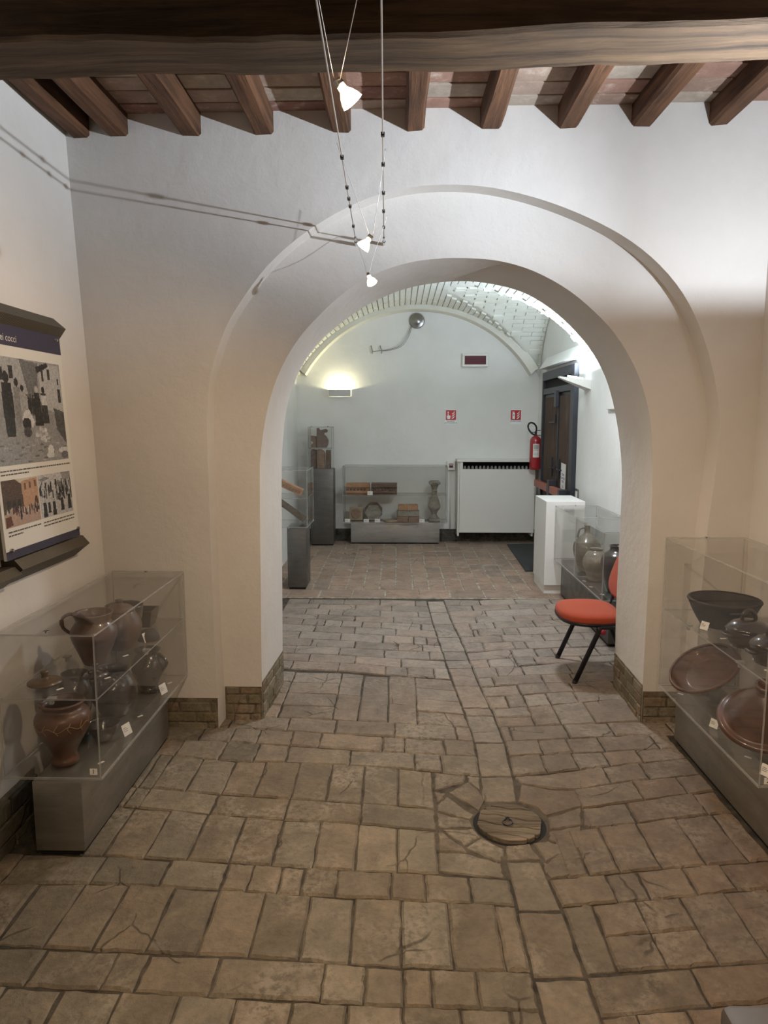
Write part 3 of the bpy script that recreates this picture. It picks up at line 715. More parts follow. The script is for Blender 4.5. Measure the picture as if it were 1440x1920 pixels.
# exposed masonry at the foot of the walls
def masonry(p0, p1, z1, parent, nrm, ch=0.056, ln=0.15, proud=0.009, cols=((0.155, 0.130, 0.080), (0.185, 0.135, 0.085), (0.205, 0.175, 0.120))):
    p0, p1 = Vector((*p0, 0)), Vector((*p1, 0)); d = p1 - p0; L = d.length; d.normalize(); n = Vector((*nrm, 0)).normalized()
    bm = nb()
    A = [p0 + n * 0.003, p1 + n * 0.003]
    quad(bm, [A[0] + Vector((0, 0, -0.03)), A[1] + Vector((0, 0, -0.03)), A[1] + Vector((0, 0, z1)), A[0] + Vector((0, 0, z1))])
    quad(bm, [A[0] + Vector((0, 0, z1)), A[1] + Vector((0, 0, z1)), p1 + Vector((0, 0, z1)), p0 + Vector((0, 0, z1))])
    obj('footing', bm, 'base_mortar', parent)
    z = -0.02; r = 0
    while z < z1 - 0.02:
        s = -(r % 2) * ln * 0.5
        while s < L:
            l2 = ln * rnd.uniform(0.85, 1.15); a, b = max(0.004, s), min(L - 0.004, s + l2)
            if b - a > 0.03:
                zt = min(z + ch - 0.008, z1 - 0.004 + rnd.uniform(-0.004, 0.004)); bm = nb(); pr = proud + rnd.uniform(-0.004, 0.003)
                M = Matrix.Translation(p0) @ Matrix(((d.x, n.x, 0, 0), (d.y, n.y, 0, 0), (0, 0, 1, 0), (0, 0, 0, 1)))
                box(bm, a + 0.005, b - 0.005, -0.02, pr, z, zt, 0.004, M); bmesh.ops.recalc_face_normals(bm, faces=bm.faces)
                o = obj('brick', bm, 'floor_brick', parent); c = Vector(rnd.choice(cols)) * rnd.uniform(0.8, 1.2)
                settint(o.data, [(*c, 1)] * len(o.data.polygons))
            s += l2
        z += ch; r += 1
xol, xil, xilb, xir, xirb = oF[0].x, iF[0].x, iB[0].x, iF[-1].x, iB[-1].x
masonry((-1.51, YW), (xol, YW), 0.165, wall_front, (0, -1), ln=0.17)
masonry((xol + 0.012, YR), (xil, YR), 0.185, wall_front, (0, -1), ln=0.13)
masonry((xil, YR), (xilb, YB), 0.21, wall_front, (1, 0.0), ln=0.15)
masonry((xirb, YB), (xir, YR), 0.21, wall_front, (-1, 0.0), ln=0.15)
masonry((xir, YR), (1.60, YR), 0.175, wall_front, (0, -1), ln=0.15)
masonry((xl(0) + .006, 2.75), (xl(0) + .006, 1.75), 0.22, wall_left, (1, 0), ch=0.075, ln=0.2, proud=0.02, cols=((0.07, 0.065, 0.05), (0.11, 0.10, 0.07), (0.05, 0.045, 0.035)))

# ------------------------------------------------------------------ showcases
def pane(parent, x0, x1, y0, y1, z0, z1, name='pane'):
    bm = nb(); box(bm, x0, x1, y0, y1, z0, z1)
    d = (x1 - x0, y1 - y0, z1 - z0); ax = d.index(min(d))
    for f_ in bm.faces:
        f_.normal_update(); f_.material_index = 0 if abs(f_.normal[ax]) > 0.5 else 1
    bmesh.ops.recalc_face_normals(bm, faces=bm.faces)
    return obj(name, bm, ['acrylic', 'acrylic_edge'], parent)
def acrylic_box(parent, x0, x1, y0, y1, z0, z1, shelves=(), t=0.0065, back=True):
    pane(parent, x0, x1, y0, y1, z0, z0 + t); pane(parent, x0, x1, y0, y1, z1 - t, z1)
    e = t + 0.0006
    pane(parent, x0, x0 + t, y0, y1, z0 + e, z1 - e); pane(parent, x1 - t, x1, y0, y1, z0 + e, z1 - e)
    pane(parent, x0 + e, x1 - e, y0, y0 + t, z0 + e, z1 - e)
    if back: pane(parent, x0 + e, x1 - e, y1 - t, y1, z0 + e, z1 - e)
    for s in shelves: pane(parent, x0 + e, x1 - e, y0 + e, y1 - e, s - t, s, 'shelf')
def stud(parent, loc, r=0.008, h=0.010, mat='chrome'):
    bm = nb(); lathe(bm, [(0, 0), (r * 0.6, 0), (r * 0.6, h * 0.6), (r, h * 0.65), (r, h), (0, h)], loc, 14); obj('stud', bm, mat, parent, auto=40)
def plinth(parent, x0, x1, y0, y1, z1, mat, name='plinth', kick=0.012):
    bm = nb(); box(bm, x0 + kick, x1 - kick, y0 + kick, y1 - kick, 0, 0.02); obj('plinth_foot', bm, 'void_black', parent)
    bm = nb(); box(bm, x0, x1, y0, y1, 0.02, z1, 0.0025); return obj(name, bm, mat, parent, auto=30)
def clip(parent, loc, s=0.016):
    bm = nb(); x, y, z = loc; box(bm, x - s, x + s, y - s * .8, y + s * .8, z - 0.012, z - 0.004, 0.001); box(bm, x - s * .4, x + s * .4, y - s * .5, y + s * .5, z - 0.03, z - 0.012, 0.001)
    obj('shelf_clip', bm, 'acrylic_edge', parent)

LX0, LX1, LY0, LY1, LZ0, LZ1, LSH = -1.490, -1.112, 2.50, 3.60, 0.298, 0.864, 0.615
cs1 = thing('display_case', 'clear acrylic display case of dark pottery on a steel plinth, under the photo panel', 'display case', (-1.3, 3.0, 0))
plinth(cs1, -1.372, -1.185, 2.485, 3.485, LZ0, 'steel_dark')
acrylic_box(cs1, LX0, LX1, LY0, LY1, LZ0, LZ1, (LSH,))
for q in ((-1.30, LY0 + 0.02), (-1.30, LY1 - 0.03)): stud(cs1, (q[0], q[1], LZ1), 0.011, 0.008)
for q in ((-1.30, LY0 + 0.03), (LX1 - 0.03, 3.1), (LX0 + 0.03, 3.0)): clip(cs1, (q[0], q[1], LSH))
bm = nb(); box(bm, -1.156, -1.128, LY0 - 0.0015, LY0 - 0.0003, LZ0 + 0.022, LZ0 + 0.047); pl = obj('number_plate', bm, 'card', cs1)
def M_front(x, y, z): return Matrix.Translation((x, y, z)) @ Matrix.Rotation(math.pi / 2, 4, 'X')
text('1', 0.026, M_front(-1.142, LY0 - 0.002, LZ0 + 0.035), 'ink', pl, 'numeral')
RX0, RX1, RY0, RY1, RZ0, RZ1, RSH = 1.315, 1.70, 2.46, 3.46, 0.315, 1.075, 0.715
cs2 = thing('display_case', 'clear acrylic display case with a black bowl and brown lids, right of the arch', 'display case', (1.5, 2.96, 0))
plinth(cs2, 1.424, 1.62, 2.50, 3.50, RZ0, 'steel_dark')
acrylic_box(cs2, RX0, RX1, RY0, RY1, RZ0, RZ1, (RSH,))
stud(cs2, (1.50, RY1 - 0.03, RZ1), 0.012, 0.008)
for q in ((1.34, 3.2), (1.34, 2.7), (1.5, RY1 - 0.03)): clip(cs2, (q[0], q[1], RSH))
bm = nb(); box(bm, 1.335, 1.363, RY0 - 0.0015, RY0 - 0.0003, RZ0 + 0.016, RZ0 + 0.041); pl = obj('number_plate', bm, 'card', cs2)
text('2', 0.026, M_front(1.349, RY0 - 0.002, RZ0 + 0.029), 'ink', pl, 'numeral')

NCARD = [0]
def card(loc, rz, label, w_=0.046, h_=0.046, tilt=0.35, lines=3):
    t = thing('caption_card', label, 'card', loc, 'caption cards')
    M = Matrix.Translation(loc) @ Matrix.Rotation(rz, 4, 'Z') @ Matrix.Rotation(-tilt, 4, 'X')
    bm = nb(); box(bm, -w_ / 2, w_ / 2, -0.0005, 0.0007, 0.001, h_, 0, M); obj('sheet', bm, 'card', t)
    bm = nb()
    for i in range(lines):
        l = w_ * (0.38, 0.52, 0.44)[i % 3]; z = h_ * (0.66 - 0.14 * i); box(bm, -w_ * 0.4, -w_ * 0.4 + l, -0.0008, -0.0005, z, z + 0.0016, 0, M)
    obj('print', bm, 'ink', t)
    bm = nb(); box(bm, -w_ / 2, w_ / 2, 0.0007, 0.025, 0.0005, 0.0025, 0, Matrix.Translation(loc) @ Matrix.Rotation(rz, 4, 'Z')); obj('stand', bm, 'acrylic_edge', t)
def chit(loc, rz, label, w_=0.026, d_=0.010):
    bm = nb(); M = Matrix.Translation(loc) @ Matrix.Rotation(rz, 4, 'Z'); box(bm, -w_ / 2, w_ / 2, -d_ / 2, d_ / 2, 0.0003, 0.0022, 0.0004, M)
    tag(obj('number_tag', bm, 'card'), label, 'tag', 'small number tags')

def pot(name, label, prof, loc, mat, cat, group, seg=44, M=None, extra=None):
    t = thing(name, label, cat, loc, group)
    bm = nb(); MM = Matrix.Translation(loc) @ (M or Matrix()); lathe(bm, prof, (0, 0, 0), seg, MM)
    bmesh.ops.recalc_face_normals(bm, faces=bm.faces)
    obj('body', bm, mat, t, smooth=True)
    return t
def shell(out, th):
    """outer profile (from the foot up) -> closed profile with an inner wall"""
    o_ = smooth_path([(r, 0, z) for r, z in out], 4); o2 = [(p.x, p.z) for p in o_]
    inn = [(max(0.002, r - th), z if i < len(o2) - 1 else z) for i, (r, z) in enumerate(o2)]
    inn = [(r, max(z, th)) for r, z in inn][::-1]
    return [(0, 0)] + o2 + inn + [(0, th)]
GL_, GR_ = 'pottery in the left showcase', 'pottery in the right showcase'
zf = LZ0 + 0.0085; zs_ = LSH + 0.0005
# --- left case, lower level
u = Vector((-1.312, 2.63, zf))
urn = pot('urn', 'large brown glazed urn with a yellow leafy scroll, front of the left showcase', shell([(0.050, 0), (0.054, 0.012), (0.046, 0.035), (0.058, 0.07), (0.090, 0.125), (0.103, 0.175), (0.096, 0.205), (0.076, 0.222), (0.074, 0.232), (0.086, 0.245), (0.084, 0.252)], 0.007), u, 'glaze_brown', 'urn', GL_)
bm = nb()                                                            # the painted scroll, a thin raised slip line
def on_urn(a, z, r): return u + Vector((r * math.cos(a), r * math.sin(a), z))
wav = [on_urn(R(-150 + 150 * i / 40), 0.170 + 0.008 * math.sin(i * 0.55), 0.1035 + 0.0005) for i in range(41)]
tube(bm, wav, 0.0012, 5)
for i in range(4, 40, 7):
    a0 = R(-150 + 150 * i / 40)
    for sgn in (1, -1):
        lp = []
        for k in range(13):
            t_ = 2 * math.pi * k / 12; da = 0.13 * (1 - math.cos(t_)) / 2 + 0.03 * math.sin(t_); dz = sgn * (0.020 * (1 - math.cos(t_)) / 2 + 0.006 * math.sin(t_))
            z = 0.170 + dz; rr = 0.1042 - max(0, (z - 0.178)) * 0.25 - max(0, 0.165 - z) * 0.30
            lp.append(on_urn(a0 + da, z, rr))
        tube(bm, lp, 0.001, 5)
obj('painted_scroll', bm, 'slip_paint', urn, smooth=True)
pot('vase', 'tall dark brown vase standing behind the scroll-painted urn', shell([(0.055, 0), (0.058, 0.02), (0.05, 0.06), (0.062, 0.12), (0.072, 0.18), (0.060, 0.225), (0.046, 0.25), (0.055, 0.272)], 0.006), (-1.375, 2.88, zf), 'glaze_dark', 'vase', GL_)
pot('bowl', 'small dark bowl on the left showcase floor beside the urn', shell([(0.036, 0), (0.040, 0.01), (0.060, 0.045), (0.068, 0.068)], 0.006), (-1.243, 2.835, zf), 'glaze_dark', 'bowl', GL_)
pot('jar', 'wide dark jar in the middle of the left showcase floor', shell([(0.06, 0), (0.065, 0.01), (0.10, 0.08), (0.10, 0.14), (0.07, 0.19), (0.075, 0.21)], 0.007), (-1.30, 3.10, zf), 'glaze_dark', 'jar', GL_)
jr = pot('jar', 'dark green glazed jar at the far end of the left showcase floor', shell([(0.048, 0), (0.050, 0.012), (0.045, 0.03), (0.075, 0.09), (0.082, 0.135), (0.062, 0.175), (0.052, 0.19), (0.062, 0.21)], 0.006), (-1.24, 3.38, zf), 'glaze_green', 'jar', GL_)
bm = nb(); tube(bm, smooth_path([(-1.17, 3.36, zf + .10), (-1.14, 3.36, zf + .15), (-1.18, 3.37, zf + .19)], 6), 0.008, 8); obj('handle', bm, 'glaze_green', jr, smooth=True)
# --- left case, upper level
def flat_lid(name, label, loc, r, mat, group, M=None, seg=40):
    t = pot(name, label, [(0, 0.004), (r * 0.92, 0.002), (r, 0.006), (r * 0.985, 0.012), (r * 0.6, 0.020), (r * 0.22, 0.024), (r * 0.19, 0.03)], loc, mat, 'lid', group, seg, M)
    bm = nb(); lathe(bm, [(r * 0.19, 0.022), (r * 0.17, 0.036), (r * 0.24, 0.046), (r * 0.23, 0.054), (0, 0.056)], (0, 0, 0), 24, Matrix.Translation(loc) @ (M or Matrix())); obj('knob', bm, mat, t, smooth=True)
    return t
flat_lid('pot_lid', 'flat tan clay lid with a knob on the upper left shelf', (-1.385, 2.655, zs_), 0.066, 'lid_clay', GL_)
flat_lid('pot_lid', 'small dark lid resting aslant beside the pitcher', (-1.22, 2.74, zs_), 0.048, 'glaze_dark', GL_)
pl_ = Vector((-1.29, 2.90, zs_))
pt_ = pot('pitcher', 'brown pitcher with a looped handle on the upper left shelf', shell([(0.044, 0), (0.050, 0.008), (0.066, 0.05), (0.092, 0.115), (0.094, 0.145), (0.078, 0.175), (0.070, 0.19), (0.082, 0.222)], 0.006), pl_, 'red_glaze', 'pitcher', GL_)
bm = nb(); tube(bm, smooth_path([pl_ + Vector(q) for q in ((-0.086, 0, 0.12), (-0.125, -0.01, 0.155), (-0.128, -0.01, 0.195), (-0.10, 0, 0.213), (-0.07, 0, 0.205))], 6), 0.010, 10, flat=0.7); obj('handle', bm, 'red_glaze', pt_, smooth=True)
lj = Vector((-1.255, 3.10, zs_))
lj_ = pot('lidded_jar', 'rounded clay jar with a knobbed lid, behind the brown pitcher', shell([(0.05, 0), (0.055, 0.008), (0.085, 0.06), (0.092, 0.11), (0.07, 0.16), (0.06, 0.175)], 0.006), lj, 'terracotta', 'jar', GL_)
bm = nb(); lathe(bm, [(0.064, 0.174), (0.066, 0.18), (0.045, 0.197), (0.015, 0.205), (0.013, 0.215), (0.02, 0.224), (0, 0.23)], lj, 32); obj('lid', bm, 'terracotta', lj_, smooth=True)
for i, (lab, yy, rr, hh, mt) in enumerate((('wide dark ridged pot in the middle of the upper left shelf', 3.27, 0.088, 0.15, 'glaze_dark'), ('shallow dark dish upside down in front of the ridged pot', 3.275, 0.05, 0.045, 'black_ware'))):
    if i == 0:
        pr = [(rr * 0.62, 0), (rr * 0.66, 0.01), (rr * 0.8, hh * 0.3), (rr * 0.84, hh * 0.33), (rr * 0.88, hh * 0.55), (rr * 0.92, hh * 0.58), (rr * 0.97, hh * 0.8), (rr, hh)]
        pot('ridged_pot', lab, shell(pr, 0.006), (-1.31, yy + 0.02, zs_), mt, 'pot', GL_)
    else: pot('dish', lab, [(rr, 0), (rr * 1.02, 0.008), (rr * 0.85, hh * 0.7), (rr * 0.6, hh), (0, hh)], (-1.175, yy - 0.05, zs_), mt, 'dish', GL_)
dh = thing('dish', 'squared dark baking dish at the far end of the upper left shelf', 'dish', (-1.28, 3.46, zs_), GL_)
bm = nb(); lathe(bm, shell([(0.06, 0), (0.075, 0.05), (0.085, 0.085)], 0.008), (0, 0, 0), 4, Matrix.Translation((-1.28, 3.46, zs_)) @ Matrix.Rotation(R(45), 4, 'Z') ); bmesh.ops.recalc_face_normals(bm, faces=bm.faces)
obj('body', bm, 'glaze_dark', dh, auto=50)
card((-1.165, 3.19, zs_), R(72), 'white caption card on the upper left shelf beside the ridged pot')
card((-1.150, 2.87, zf), R(72), 'white caption card on the left showcase floor, nearer of two', 0.050, 0.050)
card((-1.145, 3.33, zf), R(72), 'white caption card on the left showcase floor, farther of two', 0.050, 0.050)
chit((-1.30, 2.60, zs_), R(55), 'white number tag beside the tan clay lid')
chit((-1.165, 2.72, zs_), R(55), 'white number tag below the brown pitcher')
chit((-1.195, 2.99, zs_), R(55), 'white number tag below the lidded jar')
chit((-1.165, 2.62, zf), R(55), 'white number tag to the right of the painted urn')
chit((-1.185, 2.92, zf), R(55), 'white number tag behind the nearer left floor card')
chit((-1.17, 3.06, zf), R(55), 'white number tag midway along the left showcase floor')
chit((-1.165, 3.47, zf), R(55), 'white number tag at the far end of the left showcase floor')

# --- right case
zf = RZ0 + 0.0085; zs_ = RSH + 0.0005
bw = Vector((1.487, 3.18, zs_))
bwl = pot('bowl', 'large matt black bowl on the upper right shelf', shell([(0.088, 0), (0.098, 0.004), (0.128, 0.055), (0.152, 0.108), (0.158, 0.118), (0.155, 0.124)], 0.010), bw, 'black_ware', 'bowl', GR_, 56)
bm = nb(); tube(bm, smooth_path([bw + Vector(q) for q in ((-0.04, -0.146, 0.088), (0.0, -0.158, 0.094), (0.05, -0.144, 0.088))], 6), 0.006, 8); obj('lug', bm, 'black_ware', bwl, smooth=True)
def casserole(label, loc, r):
    loc = Vector(loc); t = pot('casserole', label, shell([(r * 0.7, 0), (r * 0.76, 0.006), (r * 0.95, 0.045), (r * 0.97, 0.07)], 0.006), loc, 'glaze_dark', 'casserole', GR_)
    bm = nb(); lathe(bm, [(r * 1.0, 0.07), (r * 1.03, 0.076), (r * 0.98, 0.083), (r * 0.7, 0.103), (r * 0.3, 0.114), (0, 0.116)], loc, 40); ld = obj('lid', bm, 'glaze_dark', t, smooth=True)
    bm = nb(); tube(bm, smooth_path([loc + Vector(q) for q in ((-0.028, 0.0, 0.108), (-0.024, 0, 0.135), (0, 0, 0.15), (0.024, 0, 0.135), (0.028, 0, 0.108))], 6), 0.008, 10); obj('loop_handle', bm, 'glaze_dark', ld, smooth=True)
    for s in (-1, 1):
        bm = nb(); tube(bm, smooth_path([loc + Vector((s * r * k, dy, 0.05)) for k, dy in ((0.92, -0.03), (1.12, -0.02), (1.12, 0.02), (0.92, 0.03))], 5), 0.007, 8); obj('side_handle', bm, 'glaze_dark', t, smooth=True)
casserole('dark glazed casserole with a loop-handled lid next to the black bowl', (1.452, 2.88, zs_), 0.086)
casserole('dark glazed casserole with a shiny lid at the near end of the right shelf', (1.445, 2.66, zs_), 0.086)
pc = at(1329, 1268, 1, 3.25)
Mt = rot_to((-0.53, -0.16, 0.84))
plt = pot('platter', 'large brown glazed platter leaning aslant on the right showcase floor', shell([(0.095, 0), (0.103, 0.004), (0.142, 0.030), (0.160, 0.046), (0.168, 0.050), (0.165, 0.060)], 0.011), pc, 'platter_glaze', 'platter', GR_, 56, Mt)
bm = nb(); MM = Matrix.Translation(pc) @ Mt; lathe(bm, [(0.030, -0.045), (0.034, -0.05), (0.036, -0.04), (0.030, -0.01), (0.028, 0.004)], (0, 0, 0), 24, MM); obj('foot', bm, 'platter_glaze', plt, smooth=True)
bm = nb(); tube(bm, [(pc.x + 0.04, pc.y + 0.02, zf), (pc.x + 0.035, pc.y + 0.01, pc.z - 0.03)], 0.03, 16); obj('stand', bm, 'acrylic_edge', plt, smooth=True)
cone = [(0.140, -0.004), (0.156, -0.003), (0.164, 0.004), (0.163, 0.014), (0.152, 0.020), (0.140, 0.020), (0.134, 0.026), (0.114, 0.062), (0.078, 0.112), (0.046, 0.146), (0.030, 0.160)]
cc = at(1428, 1352, 1, 2.72); Mc = rot_to((-0.20, -0.40, 0.89))
cl = pot('cone_lid', 'reddish brown conical lid with a knob at the near end of the right showcase', [(0, -0.004)] + cone, cc, 'red_glaze', 'lid', GR_, 56, Mc)
bm = nb(); lathe(bm, [(0.030, 0.160), (0.024, 0.172), (0.024, 0.182), (0.034, 0.194), (0.033, 0.204), (0.018, 0.207), (0.016, 0.199), (0, 0.198)], (0, 0, 0), 28, Matrix.Translation(cc) @ Mc); obj('knob', bm, 'red_glaze', cl, smooth=True)
pot('bowl', 'dark bowl in shadow between the leaning platter and the conical lid', shell([(0.05, 0), (0.055, 0.006), (0.085, 0.05), (0.092, 0.07)], 0.006), (1.585, 2.975, zf), 'glaze_dark', 'bowl', GR_)
card((1.365, 3.10, zs_), R(-62), 'white caption card in front of the black bowl', 0.040, 0.038)
card((1.365, 2.95, zf), R(-62), 'cream caption card below the leaning platter', 0.040, 0.038)
card((1.375, 2.53, zf), R(-62), 'cream caption card at the near corner of the right showcase', 0.046, 0.044)
chit((1.395, 2.97, zs_), R(5), 'white number tag on the right shelf below the black bowl')
chit((1.40, 2.88, zs_), R(-40), 'white number tag before the loop-handled casserole')
chit((1.40, 2.70, zs_), R(-40), 'white number tag before the shiny casserole lid')
chit((1.385, 2.58, zs_), R(-40), 'white number tag at the near end of the right shelf')
chit((1.375, 3.33, zf), R(-50), 'white number tag at the far end of the right showcase floor')
chit((1.385, 2.68, zf), R(-50), 'white number tag in front of the conical lid')

# ------------------------------------------------------------------ photo panel on the left wall
PY0, PY1, PZ0, PZ1 = 2.655, 3.285, 1.105, 2.030
def pxx(z): return -1.548 + (2.02 - z) * 0.050                       # the board's face
pn = thing('photo_panel', 'white museum panel with market photographs on the left wall', 'panel', (-1.54, 2.97, PZ0))
def panel_quad(bm, u0, u1, za, zb_, off, mi=0):
    y0, y1 = PY0 + (PY1 - PY0) * u0, PY0 + (PY1 - PY0) * u1
    quad(bm, [(pxx(za) + off, y0, za), (pxx(za) + off, y1, za), (pxx(zb_) + off, y1, zb_), (pxx(zb_) + off, y0, zb_)], mi)
bm = nb()
A = [(pxx(z) + o_, y, z) for z in (PZ0, PZ1) for y in (PY0, PY1) for o_ in (-0.012, 0)]
vs = [bm.verts.new(p) for p in A]
for q in ((1, 3, 7, 5), (0, 4, 6, 2), (0, 1, 5, 4), (2, 6, 7, 3), (0, 2, 3, 1), (4, 5, 7, 6)): bm.faces.new([vs[i] for i in q])
bmesh.ops.recalc_face_normals(bm, faces=bm.faces); brd = obj('board', bm, 'board_white', pn)
bm = nb(); panel_quad(bm, 0, 1, 1.937, PZ1, 0.0008); obj('title_band', bm, 'navy_print', brd)
bm = nb(); panel_quad(bm, 0, 1, PZ0, 1.138, 0.0008); obj('foot_band', bm, 'navy_print', brd)
def M_panel(u_, z): return Matrix.Translation((pxx(z) + 0.0018, PY0 + (PY1 - PY0) * u_, z)) @ Matrix(((0, 0, 1, 0), (1, 0, 0, 0), (0, 1, 0, 0), (0, 0, 0, 1)))
text('ei cocci', 0.040, M_panel(0.40, 1.967), 'board_white', brd, 'title', 'RIGHT')
def lines(u0, z, lens):
    bm = nb()
    for i, l in enumerate(lens):
        u_ = u0; zz = z - i * 0.014
        while u_ < u0 + l:
            wl = rnd.uniform(0.015, 0.05); panel_quad(bm, u_, min(u0 + l, u_ + wl), zz, zz + 0.0055, 0.001); u_ += wl + 0.007
    obj('caption', bm, 'caption', brd)
lines(0.04, 1.444, (0.92, 0.33)); lines(0.05, 1.207, (0.41, 0.17)); lines(0.49, 1.207, (0.45, 0.45))
def canvas(w_, h_, bg): a = np.zeros((h_, w_, 3), np.float32); a[:] = bg; return a
def poly(a, pts, c):
    h_, w_ = a.shape[:2]; yy, xx = np.mgrid[0:h_, 0:w_]; X = (xx + 0.5) / w_; Y = (yy + 0.5) / h_; ins = np.zeros((h_, w_), bool)
    for (x1, y1), (x2, y2) in zip(pts, pts[1:] + pts[:1]):
        if y1 == y2: continue
        ins ^= ((y1 > Y) != (y2 > Y)) & (X < (x2 - x1) * (Y - y1) / (y2 - y1) + x1)
    a[ins] = c
def ell(a, cx, cy, rx, ry, c):
    h_, w_ = a.shape[:2]; yy, xx = np.mgrid[0:h_, 0:w_]; a[(((xx + .5) / w_ - cx) / rx) ** 2 + (((yy + .5) / h_ - cy) / ry) ** 2 < 1] = c
def figure(a, x, y, h_, c, skirt=False, head=None):                   # a standing person, feet at (x, y)
    w2 = h_ * 0.10
    poly(a, [(x - w2, y - h_ * 0.80), (x + w2, y - h_ * 0.80), (x + w2 * 1.15, y - h_ * 0.45), (x + w2 * (1.5 if skirt else 0.9), y), (x - w2 * (1.5 if skirt else 0.9), y), (x - w2 * 1.15, y - h_ * 0.45)], c)
    ell(a, x, y - h_ * 0.89, h_ * 0.062, h_ * 0.09, head if head is not None else c)
def grain(a, amt, seed):
    r = np.random.RandomState(seed); n = r.rand(*a.shape[:2]).astype(np.float32) - 0.5; n = (n + np.roll(n, 1, 1) * 0.7 + np.roll(n, 1, 0) * 0.5) / 1.6
    return np.clip(a + amt * n[..., None] * (0.3 + a), 0.01, 1)
D, Mg, Lg, W = 0.012, 0.09, 0.27, 0.50
ph = canvas(130, 92, Lg)
poly(ph, [(0, 0), (0.62, 0), (0.58, 0.30), (0, 0.42)], 0.32); poly(ph, [(0.40, 0), (0.66, 0.02), (0.60, 0.45), (0.50, 0.42)], 0.13)
poly(ph, [(0.66, 0.03), (0.98, 0.02), (1, 0.62), (0.66, 0.48)], 0.38); poly(ph, [(0.62, 0.06), (0.80, 0.0), (0.82, 0.04), (0.64, 0.12)], D)
for wx, wy, ww, wh in ((0.795, 0.07, 0.035, 0.10), (0.94, 0.15, 0.02, 0.07), (0.93, 0.26, 0.045, 0.14), (0.70, 0.06, 0.03, 0.14), (0.12, 0.10, 0.05, 0.12), (0.25, 0.08, 0.05, 0.12)): poly(ph, [(wx, wy), (wx + ww, wy), (wx + ww, wy + wh), (wx, wy + wh)], 0.03)
poly(ph, [(0.0, 0.50), (0.55, 0.42), (1, 0.55), (1, 1), (0, 1)], 0.24)
for i in range(26): figure(ph, 0.34 + 0.30 * rnd.random(), 0.52 + 0.05 * rnd.random(), 0.20, rnd.choice([D, 0.04, 0.3, 0.12]))
figure(ph, 0.20, 0.74, 0.62, D); figure(ph, 0.33, 0.62, 0.44, 0.20, head=D); figure(ph, 0.40, 0.60, 0.36, 0.30, head=D)
figure(ph, 0.60, 0.64, 0.40, D, True, 0.35); figure(ph, 0.70, 0.62, 0.38, 0.03, True, D)
poly(ph, [(0.665, 0.34), (0.735, 0.34), (0.745, 0.44), (0.66, 0.44)], 0.45)
poly(ph, [(0.40, 0.50), (0.47, 0.48), (0.53, 0.60), (0.50, 0.66), (0.36, 0.58)], 0.52); ell(ph, 0.42, 0.62, 0.06, 0.06, D); ell(ph, 0.42, 0.70, 0.055, 0.05, 0.05)
for i in range(22): ell(ph, 0.62 + rnd.uniform(-0.09, 0.10), 0.73 + rnd.uniform(-0.06, 0.06), 0.025, 0.022, rnd.choice([0.42, 0.5, 0.3]))
poly(ph, [(0.84, 0.46), (1, 0.5), (1, 0.84), (0.86, 0.68)], 0.07)
for i in range(40): x_, y_ = rnd.random(), rnd.uniform(0.78, 0.99); ell(ph, x_, y_, 0.03, 0.007, rnd.choice([0.10, 0.16, 0.34]))
ell(ph, 0.73, 0.89, 0.045, 0.05, 0.55); ell(ph, 0.72, 0.94, 0.06, 0.03, 0.5); ell(ph, 0.83, 0.94, 0.05, 0.04, 0.28); ell(ph, 0.94, 0.90, 0.09, 0.03, 0.5); ell(ph, 0.95, 0.95, 0.06, 0.04, 0.12)
ph = grain(ph, 0.22, 1)
p2 = canvas(70, 62, (0.42, 0.33, 0.24))
poly(p2, [(0, 0), (0.36, 0), (0.52, 0.08), (0.55, 0.62), (0, 0.72)], (0.07, 0.042, 0.028)); poly(p2, [(0.52, 0.02), (1, 0), (1, 0.65), (0.55, 0.62)], (0.40, 0.24, 0.15)); poly(p2, [(0.36, 0), (1, 0), (1, 0.02), (0.56, 0.06), (0.50, 0.10)], (0.5, 0.44, 0.36))
for wx, wy in ((0.60, 0.12), (0.74, 0.10), (0.90, 0.08)): poly(p2, [(wx, wy), (wx + .06, wy), (wx + .06, wy + .14), (wx, wy + .14)], (0.15, 0.075, 0.05))
for wx in (0.14, 0.28, 0.42): ell(p2, wx, 0.56, 0.055, 0.13, (0.02, 0.015, 0.01))
ell(p2, 0.92, 0.56, 0.05, 0.13, (0.07, 0.03, 0.02)); poly(p2, [(0.05, 0.70), (1, 0.62), (1, 1), (0, 1)], (0.36, 0.25, 0.20))
for i in range(60): figure(p2, rnd.uniform(0.05, 0.98), rnd.uniform(0.70, 0.82), 0.14, rnd.choice([(0.03, 0.02, 0.02), (0.3, 0.25, 0.2), (0.12, 0.05, 0.04), (0.45, 0.4, 0.33)]))
figure(p2, 0.44, 0.88, 0.24, (0.03, 0.015, 0.02)); poly(p2, [(0.02, 0.78), (0.16, 0.76), (0.2, 0.96), (0.02, 1)], (0.10, 0.035, 0.02)); p2 = grain(p2, 0.15, 2)
p3 = canvas(70, 62, 0.40)
poly(p3, [(0, 0), (1, 0), (1, 0.2), (0, 0.3)], 0.44); poly(p3, [(0.0, 0.10), (0.20, 0.05), (0.34, 0.10), (0.1, 0.16)], 0.2); poly(p3, [(0.70, 0), (1, 0), (1, 0.2), (0.74, 0.2)], 0.25)
for i in range(120): figure(p3, rnd.uniform(0.5, 1.0), rnd.uniform(0.32, 0.68), 0.20, rnd.choice([D, D, 0.05, 0.4, 0.15]))
for i in range(50): figure(p3, rnd.uniform(0.0, 0.4), rnd.uniform(0.35, 0.6), 0.2, rnd.choice([D, 0.1, 0.4]))
for x_, y_, h__ in ((0.12, 0.98, 0.42), (0.40, 0.98, 0.40), (0.66, 0.92, 0.38), (0.90, 0.92, 0.44), (0.25, 0.9, 0.3)): figure(p3, x_, y_, h__, D, True, 0.3)
